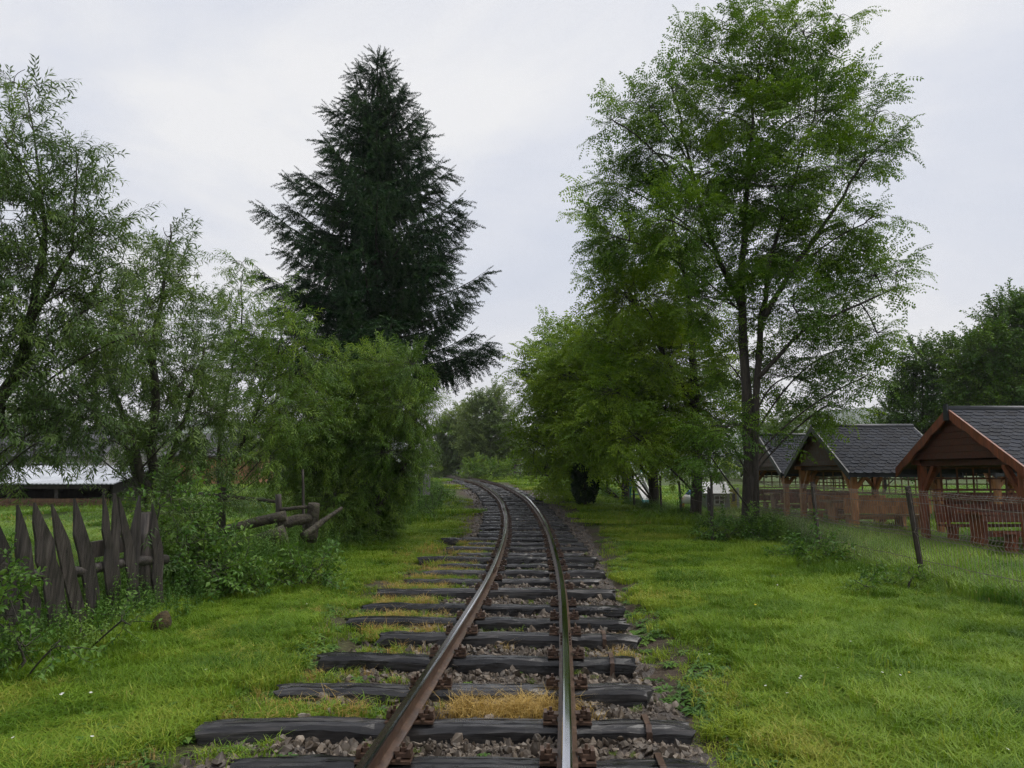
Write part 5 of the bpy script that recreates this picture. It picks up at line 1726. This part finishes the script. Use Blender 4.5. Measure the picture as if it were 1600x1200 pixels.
def field(n, y0, y1, pw, wide=1.0, xlim=None):
    yy = (y0 ** (1 - pw) + rng.uniform(0, 1, n) * (y1 ** (1 - pw) - y0 ** (1 - pw))) ** (1 / (1 - pw))
    half = yy * .80 * wide + 1.2
    xx = rng.uniform(-1, 1, n) * half
    return xx, yy


def left_fence_x(y): return np.interp(y, [0, 6, 8.5, 11, 14, 20, 24, 35, 60], [-4.5, -4.4, -4.1, -4.3, -4.0, -3.2, -3.0, -3.6, -6.5])
def right_fence_x(y): return np.interp(y, [0, 7, 15, 18, 25, 30, 40, 60], [5.8, 5.8, 5.9, 5.5, 4.7, 3.9, 3.0, 0.2])


def grid(y0, y1, st, xmax):
    gx_, gy_ = np.meshgrid(np.arange(-xmax, xmax, st), np.arange(y0, y1, st))
    x, y = gx_.ravel(), gy_.ravel()
    x = x + rng.uniform(-.25, .25, len(x)) * st; y = y + rng.uniform(-.25, .25, len(y)) * st
    k = np.abs(x) < y * .85 + 2.0
    return x[k], y[k]


def yellowness(x, y):
    b_ = bed_side(x, y)
    return np.clip(1.15 - .5 * b_ + .32 * vnoise(x + 3, y, 1.4), 0, 1)


def heights(x, y):
    lf, rr_ = left_fence_x(y), right_fence_x(y)
    b_ = bed_side(x, y)
    h = (1 + .45 * vnoise(x, y, 1.1)) * np.interp(b_, [1, 1.3, 2], [.75, .9, 1.1])
    h = h * (1 + 1.0 * np.exp(-((x - 4.1 - .05 * y) / .8) ** 2) * (x > 0) * np.interp(y, [0, 14, 20], [.6, .6, 0]))
    h = h * (1 + .7 * np.clip(1 - np.abs(x - lf) / .9, 0, 1) + np.interp(y, [12, 16], [.15, 1.1]) * np.clip(1 - np.abs(x - rr_) / 1.0, 0, 1))
    return np.clip(h, .4, 5)


def is_mown(x, y):
    return (x > left_fence_x(y) + .25 * vnoise(x, y, 1.0)) & (x < right_fence_x(y) + .12 + .2 * vnoise(x, y, 1.0))


def turn(n): return np.stack([rng.normal(0, .03, n), rng.normal(0, .03, n), rng.uniform(0, 6.28, n)], 1)


LG, MG = [], []
for (y0, y1, st, lv, mv, mst) in ((1.6, 9.5, .37, 0, 0, .5), (9.5, 21, .78, 1, 1, 1.05), (21, 62, 1.6, 2, 2, 2.2)):
    x, y = grid(y0, y1, st, y1 * .85 + 2)
    k = (bed_side(x, y) > 1.06 + .22 * st) & is_mown(x, y) & (rng.uniform(0, 1, len(x)) > soilmask(x, y) * .9)
    x, y = x[k], y[k]
    yl = yellowness(x, y) * 5 + rng.uniform(-.8, .8, len(x))
    LG.append((x, y, np.ones(len(x)), heights(x, y), np.clip(yl, 0, 4).astype(int) + 3 + 5 * lv))
    x, y = grid(max(y0, 4), y1, mst, y1 * .9 + 3)
    k = ~is_mown(x, y) & (bed_side(x, y) > 1.3)
    x, y = x[k], y[k]
    th = np.where(x < 0, np.interp(y, [0, 10, 12, 40], [1.0, .9, .55, .4]), np.interp(y, [0, 12, 30], [1.0, .95, .7])) * (1 + .3 * vnoise(x, y, 1.6))
    th[(x > 8.4) & (x < 11.6) & (y > 13.6) & (y < 27.2)] *= .5
    MG.append((x, y, np.ones(len(x)), np.clip(th, .25, 1.6), rng.integers(0, 3, len(x)) + 3 * mv))
# loose tufts where turf thins out towards the ballast
n = 26000
x, y = field(n, 2.3, 30, 1.3, .55)
b_ = bed_side(x, y) + .20 * vnoise(x, y, .5) + .10 * vnoise(x, y, .17)
k = (b_ > 1.02) & (b_ < 1.75) & is_mown(x, y) & (rng.uniform(0, 1, n) > soilmask(x, y) * .8)
x, y = x[k], y[k]
g_ = np.interp(y, [0, 6, 30], [1, 1, 2.2])
LG.append((x, y, g_, g_ * heights(x, y), np.clip(yellowness(x, y) * 3 + rng.uniform(-.4, .6, len(x)), 0, 2).astype(int)))


# rough coarse tufts standing up out of the lawn
n = 5200
x, y = field(n, 2.4, 24, 1.25, .8)
k = (bed_side(x, y) > 1.15) & is_mown(x, y) & (vnoise(x + 7, y, .9) + .5 * vnoise(x, y, .3) > .35)
x, y = x[k], y[k]
LG.append((x, y, rng.uniform(.8, 1.6, len(x)), rng.uniform(1.4, 2.6, len(x)), rng.integers(0, 2, len(x))))


def lay(name, L, variants):
    x, y, w_, h_, i_ = [np.concatenate([l[c] for l in L]) for c in range(5)]
    return scatter(name, np.stack([x, y, terr(x, y)], 1), turn(len(x)), np.stack([w_, w_, h_], 1), i_, variants)


tag(lay('lawn_grass', LG, tuft_v + turf1 + turf2 + turf3), 'short bright green grass on both sides of the track', 'grass', None, 'stuff')
tag(lay('meadow_grass', MG, mead1 + mead2 + mead3), 'tall meadow grass beyond the fences', 'grass', None, 'stuff')

# weeds along both fences and beyond the sleeper ends
n = 9000
yy = rng.uniform(4.5, 34, n)
side = rng.uniform(0, 1, n) < .5
xx = np.where(side, left_fence_x(yy) + rng.normal(-.25, .38, n), right_fence_x(yy) + rng.normal(.1, .3, n) + np.interp(yy, [13, 17], [.35, 0]))
wsz = np.where(side, np.where(yy < 9.5, .78, .95), np.interp(yy, [13, 17, 20], [.42, .85, .6])) * rng.uniform(.5, 1.1, n) * (1 + .4 * vnoise(xx, yy, 1.3))
wd2 = scatter('roadside_weeds', np.stack([xx, yy, terr(xx, yy)], 1), np.stack([rng.normal(0, .1, n), rng.normal(0, .1, n), rng.uniform(0, 6.28, n)], 1), np.clip(wsz, .3, 1.5), rng.integers(0, 3, n), weed_v)
tag(wd2, 'leafy green weeds growing along both fence lines', 'weeds', None, 'stuff')
n = 15000
xx, yy = field(n, 2.4, 18, 1.2, .75)
bs = bed_side(xx, yy)
keep = (bs > .98 + .15 * vnoise(xx, yy, .5)) & (xx > left_fence_x(yy)) & (xx < right_fence_x(yy)) & (rng.uniform(0, 1, n) < np.interp(bs, [.9, 1.6, 3], [1, .5, .3]) * (.4 + .6 * (vnoise(xx, yy, 1.2) > 0)))
xx, yy = xx[keep], yy[keep]; n = len(xx)
rs_ = scatter('clover_and_plantain', np.stack([xx, yy, terr(xx, yy) + .005], 1), np.stack([rng.normal(0, .1, n), rng.normal(0, .1, n), rng.uniform(0, 6.28, n)], 1), rng.uniform(.5, 1.25, n), rng.integers(0, 2, n), ros_v)
tag(rs_, 'low broad-leaved clover and plantain in the grass', 'weeds', None, 'stuff')
# tufts growing in the ballast: straw between the rails and green at the left sleeper ends
P, I, Sx = [], [], []
def patch(cx, cy_, sx, sy, n, kinds, s0, s1):
    for _ in range(n):
        x, y = rng.normal(cx, sx), rng.normal(cy_, sy)
        near = min(abs(y - q) for q in SLY)
        if near < .12: continue
        P.append((x, y, float(basez(y)) - .03)); I.append(rng.choice(kinds)); Sx.append(rng.uniform(s0, s1))
patch(-.08, 5.33, .22, .08, 90, [0, 1], .7, 1.2)
patch(.2, 5.36, .10, .06, 16, [0, 1, 2], .8, 1.3)
patch(-1.35, 5.3, .30, .12, 110, [2, 2, 2, 2, 0], .5, 1.1)
patch(-1.5, 4.6, .2, .10, 24, [2, 2, 2, 3], .6, 1.0)
patch(-.75, 4.58, .06, .06, 8, [2, 3], .5, .9)
patch(-.28, 7.75, .08, .06, 10, [2, 3], .4, .8)
patch(-1.2, 7.8, .30, .10, 40, [2, 2, 0], .6, 1.1)
patch(-.8, 7.8, .06, .05, 10, [0, 0, 2], .6, 1.0)
patch(-1.3, 8.6, .34, .10, 70, [2, 2, 0], .6, 1.1)
patch(-1.35, 9.5, .30, .2, 60, [2, 2, 0], .6, 1.1)
patch(-1.3, 10.7, .3, .2, 60, [2, 2, 0], .6, 1.1)
patch(-1.35, 11.6, .25, .12, 50, [2, 0, 3], .6, 1.1)
patch(-1.3, 12.45, .25, .12, 40, [2, 0, 3], .6, 1.1)
patch(-1.6, 14.5, .2, 1.2, 80, [0, 2, 2], 1.0, 2.2)
patch(.95, 6.9, .12, .06, 12, [0, 2], .5, .9)
patch(.3, 12.4, .3, .2, 24, [2], .5, .8)
for k, (a, b) in enumerate(zip(SLY[3:17], SLY[4:18])):
    e = float(trackx(a)) - (SLL[k + 3] + SLL[k + 4]) / 2
    g_ = .35 if a < 7 else 1
    for _ in range(int(130 * g_)):
        patch(e + .05 + abs(rng.normal(0, .38)), (a + b) / 2, .02, (b - a) * .17, 1, [2, 2, 2, 3, 0], .45, 1.0)
for _ in range(420):
    y = rng.uniform(3.2, 24); d = rng.uniform(-1.4, 1.15)
    if abs(abs(d) - HALF) < .09: continue
    patch(float(trackx(y)) + d, y, .02, .02, 1, [2, 0, 2, 2, 3], .2, .55)
for _ in range(900):
    y = rng.uniform(3, 16) ; sgn = rng.choice([-1, 1]); b_ = 1.05 + abs(rng.normal(0, .45))
    d = sgn * b_ * float(np.interp(y, BEDL_Y, BEDL) if sgn < 0 else np.interp(y, BEDR_Y, BEDR))
    x = float(trackx(y)) + d
    if vnoise(x, y, .6) > .1 and x > float(left_fence_x(y)) + .3:
        P.append((x, y, TZ(x, y))); I.append(rng.choice([0, 1, 2, 2])); Sx.append(rng.uniform(.35, .8))
n = len(P)
tf = scatter('track_weeds', P, np.stack([rng.normal(0, .15, n), rng.normal(0, .15, n), rng.uniform(0, 6.28, n)], 1), Sx, I, straw_v + [lawn_yv[0], ros_v[0]])
tag(tf, 'straw-yellow and green tufts growing between the sleepers', 'weeds', None, 'stuff')
# little white and yellow flowers
fl = []
for mt in ('petal', 'petal_y'):
    mb = MB()
    mb.tube([(0, 0, 0), (0.004, 0, .06), (0, 0.004, .10)], [.0015] * 3, 3, 1, cap=False)
    for j in range(7):
        a = j * 2 * math.pi / 7
        flatleaf(mb, np.array([0, 0, .10]), unit([math.cos(a), math.sin(a), .35]), np.array([0, 0, 1.]), .015, .010)
    fl.append(proto('flower', mb, [M[mt], M['lawn']]))
xx, yy = field(420, 2.6, 16, 1.2, .7)
keep = (bed_side(xx, yy) > 1.25) & (xx > left_fence_x(yy)) & (xx < right_fence_x(yy)) & (vnoise(xx, yy, .8) > .1)
xx, yy = xx[keep], yy[keep]; n = len(xx)
fo = scatter('clover_flowers', np.stack([xx, yy, terr(xx, yy)], 1), np.stack([rng.normal(0, .2, n), rng.normal(0, .2, n), rng.uniform(0, 6.28, n)], 1), rng.uniform(.55, .95, n), (rng.uniform(0, 1, n) < .12).astype(int), fl)
tag(fo, 'scattered tiny white and yellow flowers in the grass', 'flowers', None, 'stuff')

# ------------------------------------------------------------------ damp air
mb = MB()
mb.box((0, 560, 70), (2900, 1500, 150))
hzo = mb.build('haze', bpy.data.materials.new('damp_air'))
hm = hzo.data.materials[0]; hm.use_nodes = True; t = hm.node_tree; t.nodes.clear()
ho = t.nodes.new('ShaderNodeOutputMaterial'); hv = t.nodes.new('ShaderNodeVolumePrincipled')
hv.inputs['Color'].default_value = (0.98, 0.985, 1.0, 1); hv.inputs['Density'].default_value = HAZE
hv.inputs['Anisotropy'].default_value = 0.0
t.links.new(hv.outputs[0], ho.inputs['Volume'])
tag(hzo, 'thin damp haze over the whole place', 'haze', None, 'stuff')
